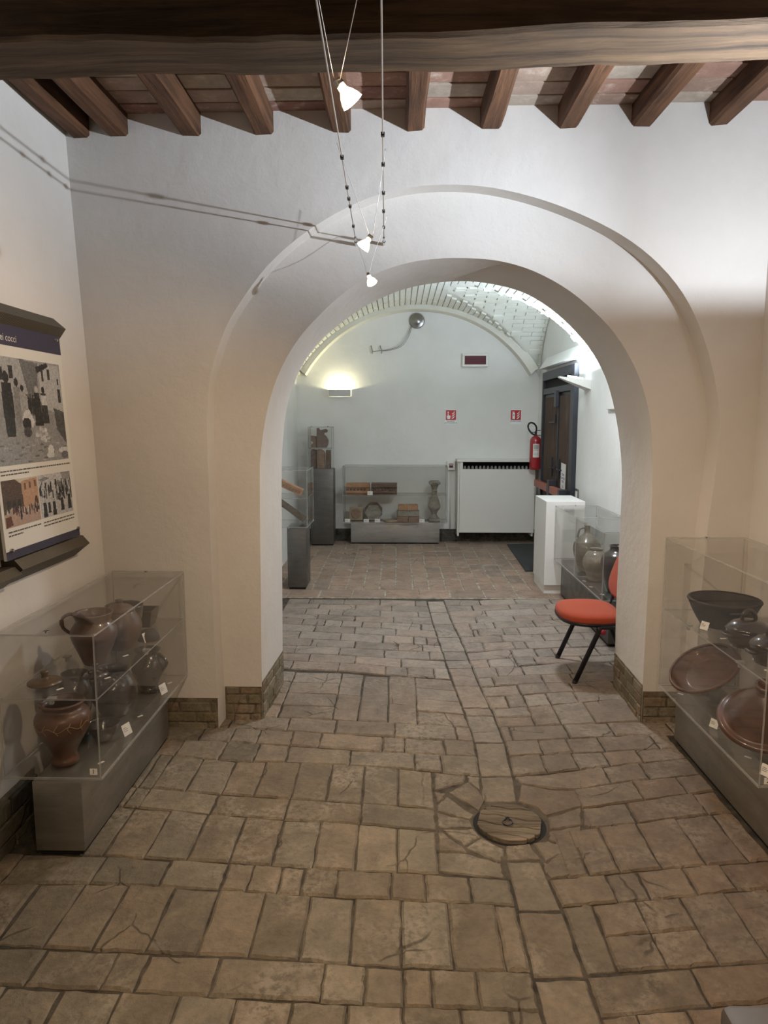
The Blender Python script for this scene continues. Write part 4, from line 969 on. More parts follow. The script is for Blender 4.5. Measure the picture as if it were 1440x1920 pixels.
p3 = grain(p3, 0.3, 3)
def photo(name, img, u0, u1, za, zb_, label):
    h_, w_ = img.shape[:2]; bm = nb(); g = []
    for k in range(h_ + 1):
        z = zb_ + (za - zb_) * k / h_; g.append([bm.verts.new((pxx(z) + 0.0012, PY0 + (PY1 - PY0) * (u0 + (u1 - u0) * i / w_), z)) for i in range(w_ + 1)])
    cols = []
    for k in range(h_):
        for i in range(w_): bm.faces.new((g[k][i], g[k + 1][i], g[k + 1][i + 1], g[k][i + 1])); cols.append((*img[k, i], 1))
    o = obj(name, bm, 'print', brd); settint(o.data, cols); o['label'] = label
photo('photograph', ph, 0.035, 0.945, 1.468, 1.892, 'black and white photograph of a street market')
photo('photograph', p2, 0.03, 0.46, 1.228, 1.412, 'sepia photograph of a square with a crowd')
photo('photograph', p3, 0.475, 0.935, 1.228, 1.412, 'black and white photograph of a dense crowd')
for u_, z in ((0.93, 2.0), (0.965, 1.142), (0.05, 1.142), (0.05, 2.0)):
    bm = nb(); lathe(bm, [(0, 0), (0.008, 0), (0.008, 0.012), (0.005, 0.016), (0, 0.016)], (0, 0, 0), 14, Matrix.Translation((pxx(z) - 0.002, PY0 + (PY1 - PY0) * u_, z)) @ Matrix.Rotation(R(90), 4, 'Y')); obj('screw', bm, 'chrome', pn, auto=40)
bm = nb(); prism(bm, [(-1.595, 2.12), (-1.52, 2.056), (-1.552, 2.012), (-1.592, 2.012)], 1, 2.42, 3.30); obj('upper_rail', bm, 'ribbed_metal', pn)
bm = nb(); prism(bm, [(-1.560, 1.100), (-1.500, 1.100), (-1.468, 1.062), (-1.552, 0.995)], 1, 2.70, 3.31); obj('lower_rail', bm, 'ribbed_metal', pn)
bm = nb(); prism(bm, [(-1.560, 1.075), (-1.500, 1.075), (-1.472, 1.045), (-1.550, 0.990)], 1, 2.40, 2.70); obj('lower_rail', bm, 'ribbed_metal', pn)
bm = nb(); box(bm, -1.578, -1.560, 2.36, 2.63, 1.05, 2.06); obj('side_board', bm, 'old_timber', pn)

# ------------------------------------------------------------------ cable lights
CZ = 2.53
A0, B0 = Vector((-0.213, YR, 2.524)), Vector((-0.073, YR, 2.524))
A1, B1 = Vector((-0.122, -1.58, 2.56)), Vector((0.016, -1.58, 2.56))
def on(P0, P1, y): return P0.lerp(P1, (P0.y - y) / (P0.y - P1.y))
for (p, q, lab, ys_) in ((A0, A1, 'left of two steel cables carrying the halogen lamps', (2.55, 2.86, 3.0, 3.1, 3.4)), (B0, B1, 'right of two steel cables carrying the halogen lamps', (2.36, 2.62, 2.93, 3.17, 3.42))):
    t = thing('light_cable', lab, 'cable', p, 'low voltage lighting cables')
    bm = nb(); tube(bm, [p.lerp(q, i / 12) for i in range(13)], 0.0023, 8); obj('wire', bm, 'cable_metal', t, smooth=True)
    bm = nb(); tube(bm, [p, p.lerp(q, 0.012)], 0.008, 10); tube(bm, [p.lerp(q, 0.011), p.lerp(q, 0.026)], 0.0055, 10); obj('wall_anchor', bm, 'chrome', t, auto=40)
    for y in ys_:
        c = on(p, q, y); bm = nb(); box(bm, c.x - .006, c.x + .006, c.y - .009, c.y + .009, c.z - .006, c.z + .006, 0.002); obj('clamp', bm, 'dark_clip', t)
def halogen(label, c, d, ay, by, tail=False, power=P_HALOGEN, cone=118):
    """dichroic reflector bulb at c, shining along d, hung from both cables at ay / by"""
    c = Vector(c); d = Vector(d).normalized(); t = thing('halogen_lamp', label, 'lamp', c, 'halogen lamps on the cables')
    M = Matrix.Translation(c) @ rot_to(d)
    bm = nb(); lathe(bm, [(0.009, -0.030), (0.010, -0.018), (0.016, -0.010), (0.0225, 0.004), (0.0245, 0.012)], (0, 0, 0), 28, M); obj('reflector', bm, 'bulb_warm', t, smooth=True)
    bm = nb(); lathe(bm, [(0.0168, -0.0098), (0.0232, 0.0035)], (0, 0, 0), 28, M); bm2 = nb(); bm.free()
    for k in range(0, 28, 3):
        a = 2 * math.pi * k / 28; u_ = Vector((math.cos(a), math.sin(a), 0)); v_ = Vector((-math.sin(a), math.cos(a), 0)) * 0.0016
        pts = [u_ * 0.0165 + v_ + Vector((0, 0, -0.0092)), u_ * 0.0165 - v_ + Vector((0, 0, -0.0092)), u_ * 0.0230 - v_ + Vector((0, 0, 0.003)), u_ * 0.0230 + v_ + Vector((0, 0, 0.003))]
        quad(bm2, [M @ q for q in pts])
    obj('facets', bm2, 'bulb_dichroic', t)
    bm = nb(); lathe(bm, [(0.0245, 0.012), (0.020, 0.0135), (0, 0.015)], (0, 0, 0), 28, M); obj('lens', bm, 'bulb_hot', t, smooth=True)
    bm = nb(); box(bm, -0.010, 0.010, -0.006, 0.006, -0.042, -0.028, 0.0015, M); obj('socket', bm, 'dull_metal', t)
    top = M @ Vector((0, 0, -0.040)); pa, pb = on(A0, A1, ay), on(B0, B1, by); ov = 0.05
    for s, pp in ((-0.006, pa), (0.006, pb)):
        bm = nb(); q0 = top + Vector((s, 0, 0)); dirv = (pp - q0).normalized()
        mid = q0.lerp(pp, 0.5) + Vector((0.012 if s < 0 else -0.012, 0, -0.02)) if tail else q0.lerp(pp, 0.5)
        tube(bm, smooth_path([q0, mid, pp, pp + dirv * ov], 5), 0.0009, 6); obj('hanging_wire', bm, 'cable_metal', t, smooth=True)
    lp = c + d * 0.022
    light('halogen_light', 'SPOT', lp, power, C_HALOGEN, t, direction=d, spot_size=R(cone), spot_blend=0.75, shadow_soft_size=0.014)
    light('halogen_glow', 'POINT', c - d * 0.005 + Vector((0, -0.035, 0)), P_HALOGEN_BACK, C_HALOGEN, t, shadow_soft_size=0.012)
    return t
halogen('nearest halogen bulb, pinkish and glaring below the big beam', (-0.105, 1.60, 2.323), (0.62, 0.22, -0.75), 1.36, 1.33, power=78, cone=150)
halogen('middle halogen bulb, pointing down to the left in front of the arch', (-0.123, 2.68, 2.275), (-0.62, 0.05, -0.80), 2.56, 2.62, power=42, cone=150)
halogen('lowest and farthest halogen bulb, below the cable anchors', (-0.126, 3.40, 2.283), (0.40, -0.35, -0.85), 3.66, 3.40, True, power=34)
halogen('added halogen fill bulb, unseen behind the camera, lighting the near floor', (-0.07, 0.45, 2.33), (0.22, 0.55, -0.75), 0.3, 0.36, power=45, cone=104)  # added fill lamp, out of view
halogen('added halogen fill bulb, unseen behind the camera, aimed to the right', (-0.05, -0.6, 2.33), (0.20, 0.70, -0.68), -0.75, -0.7, power=55, cone=100)  # second added fill lamp, also out of view

# ------------------------------------------------------------------ wall lamps
def wedge_lamp(name, label, p, ax_out, along, length, h, dpt, power, color, mat='lamp_white', rad=0.015, lift=0.012, back=0.6, aim=None):
    """uplighter: open-topped metal trough; p = middle of its top edge at the wall"""
    p = Vector(p); o_ = Vector(ax_out); a = Vector(along); up = Vector((0, 0, 1)); t = thing(name, label, 'wall lamp', p - up * h)
    bm = nb(); th = 0.004
    def sh(s, thick):                                                # one sheet between pairs of points
        v = [bm.verts.new(q) for q in s]; w_ = [bm.verts.new(q + thick) for q in s]; bm.faces.new(v); bm.faces.new(w_[::-1])
        for i in range(4): bm.faces.new((v[i], v[(i + 1) % 4], w_[(i + 1) % 4], w_[i]))
    l, r_ = -a * length / 2, a * length / 2
    fr_t, fr_b, bk_b, bk_t = o_ * dpt, o_ * dpt * back - up * h, -up * h + o_ * 0.004, o_ * 0.004
    sh([p + l + fr_t, p + r_ + fr_t, p + r_ + fr_b, p + l + fr_b], -o_ * th)
    sh([p + l + fr_b, p + r_ + fr_b, p + r_ + bk_b, p + l + bk_b], up * th)
    for e in (l, r_): sh([p + e + fr_t, p + e + fr_b, p + e + bk_b, p + e + bk_t], a * (th if e == l else -th))
    bmesh.ops.recalc_face_normals(bm, faces=bm.faces); obj('housing', bm, mat, t)
    bm = nb(); c = p + o_ * dpt * 0.5 - up * (lift + 0.014); tube(bm, [c - a * length * 0.3, c + a * length * 0.3], 0.006, 10); obj('tube', bm, 'tube_cold' if color[2] > 0.8 else 'bulb_warm', t, smooth=True)
    if aim is None: light('lamp_light', 'POINT', p + o_ * dpt * 0.5 - up * lift, power, color, t, shadow_soft_size=rad)
    else: light('lamp_light', 'SPOT', p + o_ * dpt * 0.5 - up * lift, power, color, t, shadow_soft_size=rad, direction=aim, spot_size=R(116), spot_blend=1.0); light('lamp_light', 'POINT', p + o_ * dpt * 0.5 - up * lift, power * 0.23, color, t, shadow_soft_size=rad)
    return t
wedge_lamp('wall_lamp', 'white box uplighter on the front room right wall, above the right showcase', (XRW, 2.44, 2.205), (-1, 0, 0), (0, 1, 0), 0.30, 0.10, 0.12, P_FRONT_SCONCE, C_FRONT_SCONCE, lift=0.005, aim=(-0.98, 0.10, 0.14))
wedge_lamp('wall_lamp', 'small white box uplighter glowing yellow on the far wall', (-0.77, YF, 2.03), (0, -1, 0), (1, 0, 0), 0.285, 0.088, 0.11, P_FAR_SCONCE, C_FAR_SCONCE, lift=0.03)
# the bracket lamp beside the door: a solid white wedge carrying a cold tube on its top
bl = thing('bracket_lamp', 'white wedge bracket lamp with cold light beside the dark door', 'wall lamp', (XFR, 7.1, 1.9))
bm = nb()
P = [Vector(q) for q in ((XFR, 6.98, 1.93), (XFR, 6.98, 2.02), (XFR, 7.22, 2.02), (XFR, 7.22, 1.93), (XFR - 0.29, 7.05, 2.045), (XFR - 0.29, 7.05, 2.060), (XFR - 0.29, 7.12, 2.060), (XFR - 0.29, 7.12, 2.045))]
vs = [bm.verts.new(q) for q in P]
for q in ((0, 1, 2, 3), (4, 7, 6, 5), (0, 4, 5, 1), (1, 5, 6, 2), (2, 6, 7, 3), (3, 7, 4, 0)): bm.faces.new([vs[i] for i in q])
bmesh.ops.recalc_face_normals(bm, faces=bm.faces); obj('bracket', bm, 'lamp_white', bl)
bm = nb(); tube(bm, [(XFR - 0.20, 7.10, 2.066), (XFR - 0.05, 7.10, 2.040)], 0.008, 10); obj('tube', bm, 'tube_cold', bl, smooth=True)
light('lamp_light', 'AREA', (XFR - 0.12, 7.10, 2.085), P_UPLIGHT, C_UPLIGHT, bl, direction=(-0.12, 0, 1), shape='RECTANGLE', size=0.18, size_y=0.06)
# chrome disc lamp hanging on the far wall with loose wires
dl = thing('disc_lamp', 'round chrome disc lamp high on the far wall with loose wires', 'wall lamp', (0.245, YF, 2.91))
MD = Matrix.Translation((0.245, YF - 0.005, 2.918)) @ Matrix.Rotation(R(90), 4, 'X')
bm = nb(); lathe(bm, [(0.05, 0), (0.098, 0.004), (0.100, 0.018), (0.092, 0.030), (0.05, 0.038), (0.045, 0.044), (0.0, 0.05)], (0, 0, 0), 48, MD); obj('disc', bm, 'dull_metal', dl, auto=45)
for dx, dz in ((0, 0), (0.012, -0.012)):
    bm = nb(); tube(bm, smooth_path([(0.17 + dx, YF - 0.02, 2.85), (0.12 + dx, YF - 0.05, 2.72 + dz), (0.03 + dx, YF - 0.06, 2.60 + dz), (-0.12, YF - 0.05, 2.55 + dz), (-0.24, YF - 0.03, 2.535), (-0.34, YF - 0.03, 2.52)], 8), 0.004, 6); obj('lamp_wire', bm, 'dull_metal', dl, smooth=True)
for hx in (-0.345, -0.225):
    bm = nb(); tube(bm, smooth_path([(hx - 0.01, YF, 2.60), (hx - 0.01, YF - 0.03, 2.59), (hx + 0.008, YF - 0.035, 2.53), (hx + 0.004, YF - 0.03, 2.50)], 6), 0.007, 8); obj('hook', bm, 'dull_metal', dl, smooth=True)
# added fill lamp for the far room, unseen under the vault behind the archway
cl_ = thing('fill_lamp', 'added round white fill lamp, unseen in the far room behind the archway', 'ceiling lamp', (1.08, 5.3, 2.70))
bm = nb(); lathe(bm, [(0, 0.09), (0.13, 0.09), (0.14, 0.06), (0.12, 0.03), (0.0, 0.012)], (1.08, 5.3, 2.70), 32); obj('shade', bm, 'lamp_white', cl_, smooth=True)
light('lamp_light', 'AREA', (1.08, 5.3, 2.695), P_FAR_FILL, C_FAR_FILL, cl_, direction=(-0.25, 0.12, -1), shape='DISK', size=0.3)

# ------------------------------------------------------------------ far room furniture
# steel pedestal with terracotta fragments
pd = thing('pedestal_case', 'tall dark steel pedestal with a clear case of carved fragments, in the far corner', 'display case', (-0.985, 9.3, 0))
plinth(pd, -1.137, -0.836, 9.15, 9.45, 1.0, 'steel_far')
acrylic_box(pd, -1.16, -0.85, 9.16, 9.45, 1.0, 1.545, (1.27,), 0.006)
for q in (-1.11, -0.90): stud(pd, (q, 9.162, 1.545), 0.008, 0.012, 'dark_clip')
FR = 'fragments on the steel pedestal'
def slab(name, label, poly_, y0, y1, mat, group=None, cat='fragment', bev=0.004):
    bm = nb(); prism(bm, poly_, 1, y0, y1); bmesh.ops.bevel(bm, geom=list(bm.edges), offset=bev, segments=1, affect='EDGES'); bmesh.ops.recalc_face_normals(bm, faces=bm.faces)
    return tag(obj(name, bm, mat), label, cat, group)
slab('fragment', 'scrolled brown brick fragment with a curled top on the pedestal', [(-1.055, 1.277), (-0.93, 1.277), (-0.91, 1.32), (-0.905, 1.37), (-0.93, 1.42), (-0.965, 1.45), (-0.95, 1.475), (-0.925, 1.47), (-0.915, 1.50), (-0.94, 1.52), (-0.975, 1.51), (-1.01, 1.50), (-1.03, 1.53), (-1.055, 1.53)], 9.24, 9.32, 'dark_brick', FR)
slab('fragment', 'stepped grey fragment on the pedestal upper shelf', [(-1.135, 1.277), (-1.065, 1.277), (-1.065, 1.42), (-1.135, 1.43), (-1.14, 1.37), (-1.10, 1.34), (-1.135, 1.31)], 9.28, 9.36, 'moulded_brick', FR)
slab('fragment', 'upright brown brick in the middle of the pedestal case', [(-1.05, 1.007), (-0.945, 1.007), (-0.945, 1.20), (-0.965, 1.235), (-1.0, 1.255), (-1.05, 1.255)], 9.20, 9.28, 'moulded_brick', FR)
slab('fragment', 'narrow upright brick at the right of the pedestal case', [(-0.935, 1.007), (-0.875, 1.007), (-0.875, 1.245), (-0.935, 1.245)], 9.22, 9.30, 'dark_brick', FR)
slab('fragment', 'broad shadowed brick at the left of the pedestal case', [(-1.135, 1.007), (-1.06, 1.007), (-1.06, 1.245), (-1.12, 1.255), (-1.135, 1.23)], 9.24, 9.34, 'dark_brick', FR)
# near left pedestal
p2_ = thing('pedestal_case', 'short steel pedestal with a clear case of tilted moulded pieces, left behind the arch', 'display case', (-0.98, 6.95, 0))
plinth(p2_, -1.068, -0.885, 6.745, 7.05, 0.61, 'steel_far')
acrylic_box(p2_, -1.25, -0.862, 6.72, 7.22, 0.612, 1.165, (0.895,), 0.007)
stud(p2_, (-1.03, 6.75, 1.165)); stud(p2_, (-1.05, 6.74, 0.60))
t = thing('cornice_piece', 'reddish moulded cornice brick tilted on the short pedestal upper shelf', 'fragment', (-1.06, 6.9, 0.9))
Mq = Matrix.Translation((-1.075, 6.90, 1.00)) @ Matrix.Rotation(R(25), 4, 'Y')
bm = nb(); prism(bm, [(-0.06, -0.03), (0.05, -0.03), (0.06, 0.0), (0.03, 0.01), (0.04, 0.03), (-0.06, 0.03)], 0, -0.155, 0.155, M=Mq); obj('body', bm, 'orange_brick', t)
bm = nb()
for i in range(9): box(bm, -0.14 + i * 0.033, -0.122 + i * 0.033, -0.068, -0.055, -0.012, 0.012, 0.002, Mq)
obj('moulding', bm, 'moulded_brick', t)
t = thing('mould_tray', 'dark wooden mould tray with a pale filling, tilted in the short pedestal case', 'mould', (-1.06, 6.9, 0.62))
Mq = Matrix.Translation((-1.055, 6.92, 0.765)) @ Matrix.Rotation(R(36), 4, 'Y') @ Matrix.Rotation(R(-12), 4, 'X')
bm = nb(); box(bm, -0.17, 0.17, -0.10, 0.10, -0.03, -0.015, 0.003, Mq); obj('base', bm, 'old_timber', t)
for a, b in (((-0.17, 0.17, -0.10, -0.08), 0), ((-0.17, 0.17, 0.08, 0.10), 0), ((-0.17, -0.15, -0.0795, 0.0795), 0), ((0.15, 0.17, -0.0795, 0.0795), 0)):
    bm = nb(); box(bm, a[0], a[1], a[2], a[3], -0.0145, 0.03, 0.003, Mq); obj('rim', bm, 'old_timber', t)
bm = nb(); box(bm, -0.10, 0.13, -0.06, 0.06, -0.0145, 0.016, 0.008, Mq); obj('filling', bm, 'pale_tile', t)
# long low showcase on the far wall
lc = thing('display_case', 'long low acrylic case with moulded bricks on a pale steel base, far wall', 'display case', (-0.03, 9.35, 0))
plinth(lc, -0.621, 0.553, 9.29, 9.50, 0.30, 'steel_light')
acrylic_box(lc, -0.715, 0.645, 9.12, 9.50, 0.30, 1.04, (0.665,), 0.009)
for q in (-0.70, 0.62): stud(lc, (q, 9.14, 1.04), 0.008, 0.01, 'dark_clip')
MB_ = 'moulded pieces in the long low case'
zf = 0.3095; zs_ = 0.6655
def frieze(label, x0, x1, mat, flare):
    t = thing('frieze_brick', label, 'brick', ((x0 + x1) / 2, 9.3, zs_), MB_)
    bm = nb(); prism(bm, [(9.24, zs_), (9.40, zs_), (9.40, zs_ + 0.145), (9.18, zs_ + 0.145), (9.18, zs_ + 0.10), (9.215, zs_ + 0.09), (9.215, zs_ + 0.045), (9.205, zs_ + 0.04), (9.205, zs_ + 0.025), (9.24, zs_ + 0.02)], 0, x0, x1); obj('body', bm, mat, t)
    n = int((x1 - x0) / 0.045)
    for i in range(n):
        xx = x0 + 0.02 + i * 0.045; bm = nb(); lathe(bm, [(0, 0), (0.016, 0.004), (0.012, 0.012), (0, 0.016)], (0, 0, 0), 10, Matrix.Translation((xx, 9.215, zs_ + 0.068)) @ Matrix.Rotation(R(90), 4, 'X')); obj('boss', bm, 'dark_brick', t, smooth=True)
frieze('ochre moulded frieze brick at the left of the long case upper shelf', -0.675, -0.375, 'orange_brick', False)
frieze('dark brown moulded cornice brick at the middle of the long case upper shelf', -0.345, -0.01, 'dark_brick', True)
card((-0.36, 9.16, zs_), 0, 'white card between the two frieze bricks', 0.068, 0.05, 0.15)
def plate_poly(name, label, cx, cy, n, r, rot, mat, lean=0.22, th=0.03):
    bm = nb(); M = Matrix.Translation((cx, cy, zf + r * math.cos(math.pi / n) if n != 4 else zf + r * 0.7071)) @ Matrix.Rotation(-lean, 4, 'X')
    prism(bm, [(r * math.cos(rot + 2 * math.pi * i / n), r * math.sin(rot + 2 * math.pi * i / n)) for i in range(n)], 1, -th / 2, th / 2, M=M)
    return tag(obj(name, bm, mat), label, 'tile', MB_)
sq = plate_poly('square_tile', 'square pale tile with a raised disc leaning in the long low case', -0.555, 9.37, 4, 0.125, R(45), 'pale_tile')
bm = nb(); M = Matrix.Translation((-0.555, 9.35, zf + 0.09)) @ Matrix.Rotation(-0.22, 4, 'X') @ Matrix.Rotation(R(90), 4, 'X'); lathe(bm, [(0.065, 0), (0.065, 0.012), (0.05, 0.016), (0, 0.016)], (0, 0, 0), 28, M); obj('disc', bm, 'moulded_brick', sq, auto=40)
plate_poly('octagonal_tile', 'large octagonal tile leaning at the back of the long low case', -0.325, 9.42, 8, 0.125, R(22.5), 'dark_brick')
plate_poly('hexagonal_tile', 'hexagonal grey tile leaning against the octagonal one', -0.325, 9.355, 6, 0.115, 0, 'carved_stone')
bm = nb(); lathe(bm, [(0, 0), (0.10, 0), (0.105, 0.006), (0.102, 0.022), (0, 0.026)], (-0.085, 9.27, zf), 28); tag(obj('round_tile', bm, 'pale_tile', auto=40), 'flat round ochre tile lying in the long low case', 'tile', MB_)
for lev in range(3):
    w_ = (0.145, 0.142, 0.125)[lev]
    for s in (-1, 1):
        z = zf + lev * 0.076; x_ = 0.135
        pts = [(x_ + s * 0.004, 9.16), (x_ + s * w_, 9.20), (x_ + s * (w_ + 0.005), 9.30), (x_ + s * w_ * 0.8, 9.34), (x_ + s * 0.004, 9.33)]
        bm = nb(); prism(bm, pts if s > 0 else pts[::-1], 2, z, z + 0.071); bmesh.ops.bevel(bm, geom=list(bm.edges), offset=0.004, segments=1, affect='EDGES'); bmesh.ops.recalc_face_normals(bm, faces=bm.faces)
        tag(obj('column_brick', bm, ('moulded_brick', 'carved_stone', 'orange_brick')[lev]), '%s %s brick of the round column stack in the long case' % (('bottom', 'middle', 'top')[lev], ('left', 'right')[s > 0]), 'brick', 'stacked column bricks')
bl_ = thing('baluster', 'grey stone baluster at the right of the long low case', 'baluster', (0.475, 9.3, zf))
bm = nb(); box(bm, 0.41, 0.555, 9.24, 9.38, zf, zf + 0.035, 0.006); obj('base', bm, 'carved_stone', bl_)
bm = nb(); pr = smooth_path([(r_, 0, z) for r_, z in ((0.055, 0.036), (0.05, 0.06), (0.035, 0.09), (0.048, 0.13), (0.078, 0.18), (0.072, 0.24), (0.045, 0.32), (0.034, 0.36), (0.038, 0.40), (0.033, 0.42), (0.055, 0.48), (0.06, 0.50))], 4)
lathe(bm, [(p.x, p.z) for p in pr], (0.482, 9.31, zf), 32); obj('shaft', bm, 'carved_stone', bl_, smooth=True)
bm = nb(); box(bm, 0.42, 0.545, 9.25, 9.37, zf + 0.50, zf + 0.535, 0.012)
for s in (-1, 1):
    for k in (-1, 1): lathe(bm, [(0, 0), (0.022, 0.006), (0.022, 0.03), (0, 0.036)], (0, 0, 0), 14, Matrix.Translation((0.482 + s * 0.055, 9.31 + k * 0.05 + 0.018, zf + 0.505)) @ Matrix.Rotation(R(90), 4, 'X'))
obj('capital', bm, 'carved_stone', bl_, auto=40)
for i, (x_, lab) in enumerate(((-0.655, 'small white card at the left end of the long low case'), (-0.41, 'small white card before the octagonal tile'), (-0.265, 'small white card beside the round ochre tile'), (0.315, 'small white card between the column stack and the baluster'))):
    card((x_, 9.15, zf), 0, lab, 0.068, 0.045, 0.15)
# radiator cover with the radiator in it
rc = thing('radiator_cover', 'white boxed radiator cover against the far wall', 'radiator cover', (1.29, 9.42, 0))
x0, x1, y0, z0, z1 = 0.80, 1.795, 9.30, 0.155, 1.11
bm = nb(); box(bm, x0 - 0.025, x1 + 0.01, y0 - 0.02, 9.545, z1 - 0.02, z1 + 0.012, 0.003); obj('top_board', bm, 'cover_paint', rc)
bm = nb(); box(bm, x0 + 0.012, x1, y0, y0 + 0.018, z0, z1 - 0.115, 0.002); obj('front_board', bm, 'cover_paint', rc)
for xx in (x0, x1 - 0.02): bm = nb(); box(bm, xx - 0.012, xx + 0.012, y0 + 0.02, 9.548, z0 - 0.05, z1 - 0.021, 0.002); obj('side_board', bm, 'cover_paint', rc)
bm = nb(); box(bm, x0 + 0.013, x0 + 0.05, y0, y0 + 0.018, z1 - 0.114, z1 - 0.022); obj('corner_strip', bm, 'cover_paint', rc)
rd = thing('radiator', 'row of grey radiator fins showing in the slot of the white cover', 'radiator', (1.29, 9.45, 0.2))
for i in range(17):
    xx = x0 + 0.09 + i * 0.051; bm = nb(); tube(bm, [(xx, 9.45, 0.22), (xx, 9.45, 1.0), (xx, 9.45, 1.03)], lambda t_: 0.019 if t_ < 0.9 else 0.012, 10); obj('fin', bm, 'radiator', rd, smooth=True)
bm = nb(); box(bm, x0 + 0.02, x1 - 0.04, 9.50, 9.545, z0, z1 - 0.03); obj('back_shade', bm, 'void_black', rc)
# call point, emergency light, signs
cp = thing('fire_call_point', 'small cream fire call point with a dark red window left of the radiator cover', 'alarm', (0.708, YF, 1.03))
bm = nb(); box(bm, 0.655, 0.765, YF - 0.05, YF, 0.965, 1.09, 0.006); obj('case', bm, 'cream_plastic', cp)
bm = nb(); box(bm, 0.685, 0.737, YF - 0.054, YF - 0.0505, 1.0, 1.055); obj('window', bm, 'maroon', cp)
bm = nb(); box(bm, 0.69, 0.732, YF - 0.0555, YF - 0.0542, 1.03, 1.05); obj('plate', bm, 'radiator', cp)
bm = nb(); tube(bm, [(0.71, YF - 0.01, 0.965), (0.71, YF - 0.01, 0.16)], 0.008, 8); obj('conduit', bm, 'cream_plastic', cp, smooth=True)
em = thing('emergency_light', 'cream framed emergency light with a maroon face on the far wall', 'sign light', (1.01, YF, 2.41))
def ring_frame(bm, x0, x1, z0, z1, wd, y0, y1):
    for a in ((x0, x1, z1 - wd, z1), (x0, x1, z0, z0 + wd), (x0, x0 + wd, z0 + wd, z1 - wd), (x1 - wd, x1, z0 + wd, z1 - wd)): box(bm, a[0], a[1], y0, y1, a[2], a[3], 0.004)
bm = nb(); ring_frame(bm, 0.842, 1.18, 2.325, 2.495, 0.03, YF - 0.055, YF); obj('frame', bm, 'cream_plastic', em)
bm = nb(); box(bm, 0.87, 1.152, YF - 0.045, YF - 0.01, 2.353, 2.467); obj('face', bm, 'maroon', em)
def flames(bm, x, z, s, y):
    for k in range(3):
        pts = [(x + s * (0.0 + 0.02 * k), z + s * (k * 0.24)), (x + s * 0.16, z + s * (0.02 + k * 0.24)), (x + s * 0.30, z + s * (0.16 + k * 0.26)), (x + s * 0.34, z + s * (0.34 + k * 0.26)), (x + s * 0.22, z + s * (0.20 + k * 0.24)), (x + s * 0.10, z + s * (0.12 + k * 0.24))]
        prism(bm, pts, 1, y - 0.0008, y)
def sign(name, label, cx, cz, words, kind):
    t = thing(name, label, 'sign', (cx, YF, cz)); s = 0.135; y = YF - 0.003
    bm = nb(); box(bm, cx - s / 2 - 0.004, cx + s / 2 + 0.004, YF - 0.003, YF, cz - 0.115, cz + s / 2 + 0.01); bd = obj('board', bm, 'sign_white', t)
    bm = nb(); box(bm, cx - s / 2, cx + s / 2, y - 0.0008, y - 0.0001, cz - s / 2 + 0.01, cz + s / 2 + 0.004); obj('red_field', bm, 'sign_red', bd)
    bm = nb(); y2 = y - 0.001
    if kind == 'hand':
        prism(bm, [(cx - 0.055, cz - 0.005), (cx - 0.048, cz - 0.045), (cx - 0.012, cz - 0.045), (cx - 0.004, cz - 0.005), (cx - 0.012, cz + 0.002), (cx - 0.032, cz + 0.002), (cx - 0.032, cz + 0.030), (cx - 0.043, cz + 0.030), (cx - 0.043, cz - 0.004), (cx - 0.050, cz)], 1, y2 - 0.0008, y2)
        prism(bm, [(cx - 0.0375 + 0.009 * math.cos(a), cz + 0.044 + 0.009 * math.sin(a)) for a in [i * math.pi / 5 for i in range(10)]], 1, y2 - 0.0008, y2)
    else:
        prism(bm, [(cx - 0.045, cz - 0.045), (cx - 0.012, cz - 0.045), (cx - 0.012, cz + 0.030), (cx - 0.020, cz + 0.038), (cx - 0.037, cz + 0.038), (cx - 0.045, cz + 0.030)], 1, y2 - 0.0008, y2)
        prism(bm, [(cx - 0.033, cz + 0.039), (cx - 0.022, cz + 0.039), (cx - 0.018, cz + 0.052), (cx - 0.05, cz + 0.05), (cx - 0.05, cz + 0.044)], 1, y2 - 0.0008, y2)
    flames(bm, cx + 0.008, cz - 0.042, 0.125, y2); obj('pictogram', bm, 'sign_white', bd)
    if kind != 'hand': bm = nb(); box(bm, cx - 0.036, cx - 0.021, y2 - 0.0016, y2 - 0.0009, cz + 0.002, cz + 0.012); obj('band', bm, 'ink', bd)
    for i, wd in enumerate(words): text(wd, 0.024 if len(words) > 1 else 0.028, M_front(cx, y - 0.0004, cz - 0.075 - i * 0.022), 'ink_blue' if len(words) == 1 else 'ink', bd)
sign('fire_alarm_sign', 'red fire alarm sign with a pointing hand on the far wall', 0.704, 1.69, ('ALLARME', 'ANTINCENDIO'), 'hand')
sign('extinguisher_sign', 'red fire extinguisher sign near the far right corner', 1.565, 1.69, ('ESTINTORE',), 'ext')
# fire extinguisher on the wall by the door
ex = thing('fire_extinguisher', 'red fire extinguisher with a black hose left of the dark door', 'fire extinguisher', (1.765, 9.18, 1.0))
c = Vector((1.765, 9.18, 1.0))
bm = nb(); lathe(bm, [(0, 0.004), (0.06, 0), (0.07, 0.012), (0.072, 0.03), (0.072, 0.36), (0.066, 0.395), (0.045, 0.42), (0.022, 0.43), (0.022, 0.445)], c, 36); bd = obj('body', bm, 'extinguisher_red', ex, smooth=True)
bm = nb()
for a0, a1, za, zb_ in ((-125, -60, 0.16, 0.33),):
    n = 10
    for i in range(n):
        A_, B_ = R(a0 + (a1 - a0) * i / n), R(a0 + (a1 - a0) * (i + 1) / n); quad(bm, [c + Vector((0.0728 * math.cos(A_), 0.0728 * math.sin(A_), za)), c + Vector((0.0728 * math.cos(B_), 0.0728 * math.sin(B_), za)), c + Vector((0.0728 * math.cos(B_), 0.0728 * math.sin(B_), zb_)), c + Vector((0.0728 * math.cos(A_), 0.0728 * math.sin(A_), zb_))])
obj('paper_label', bm, 'card', bd)
bm = nb()
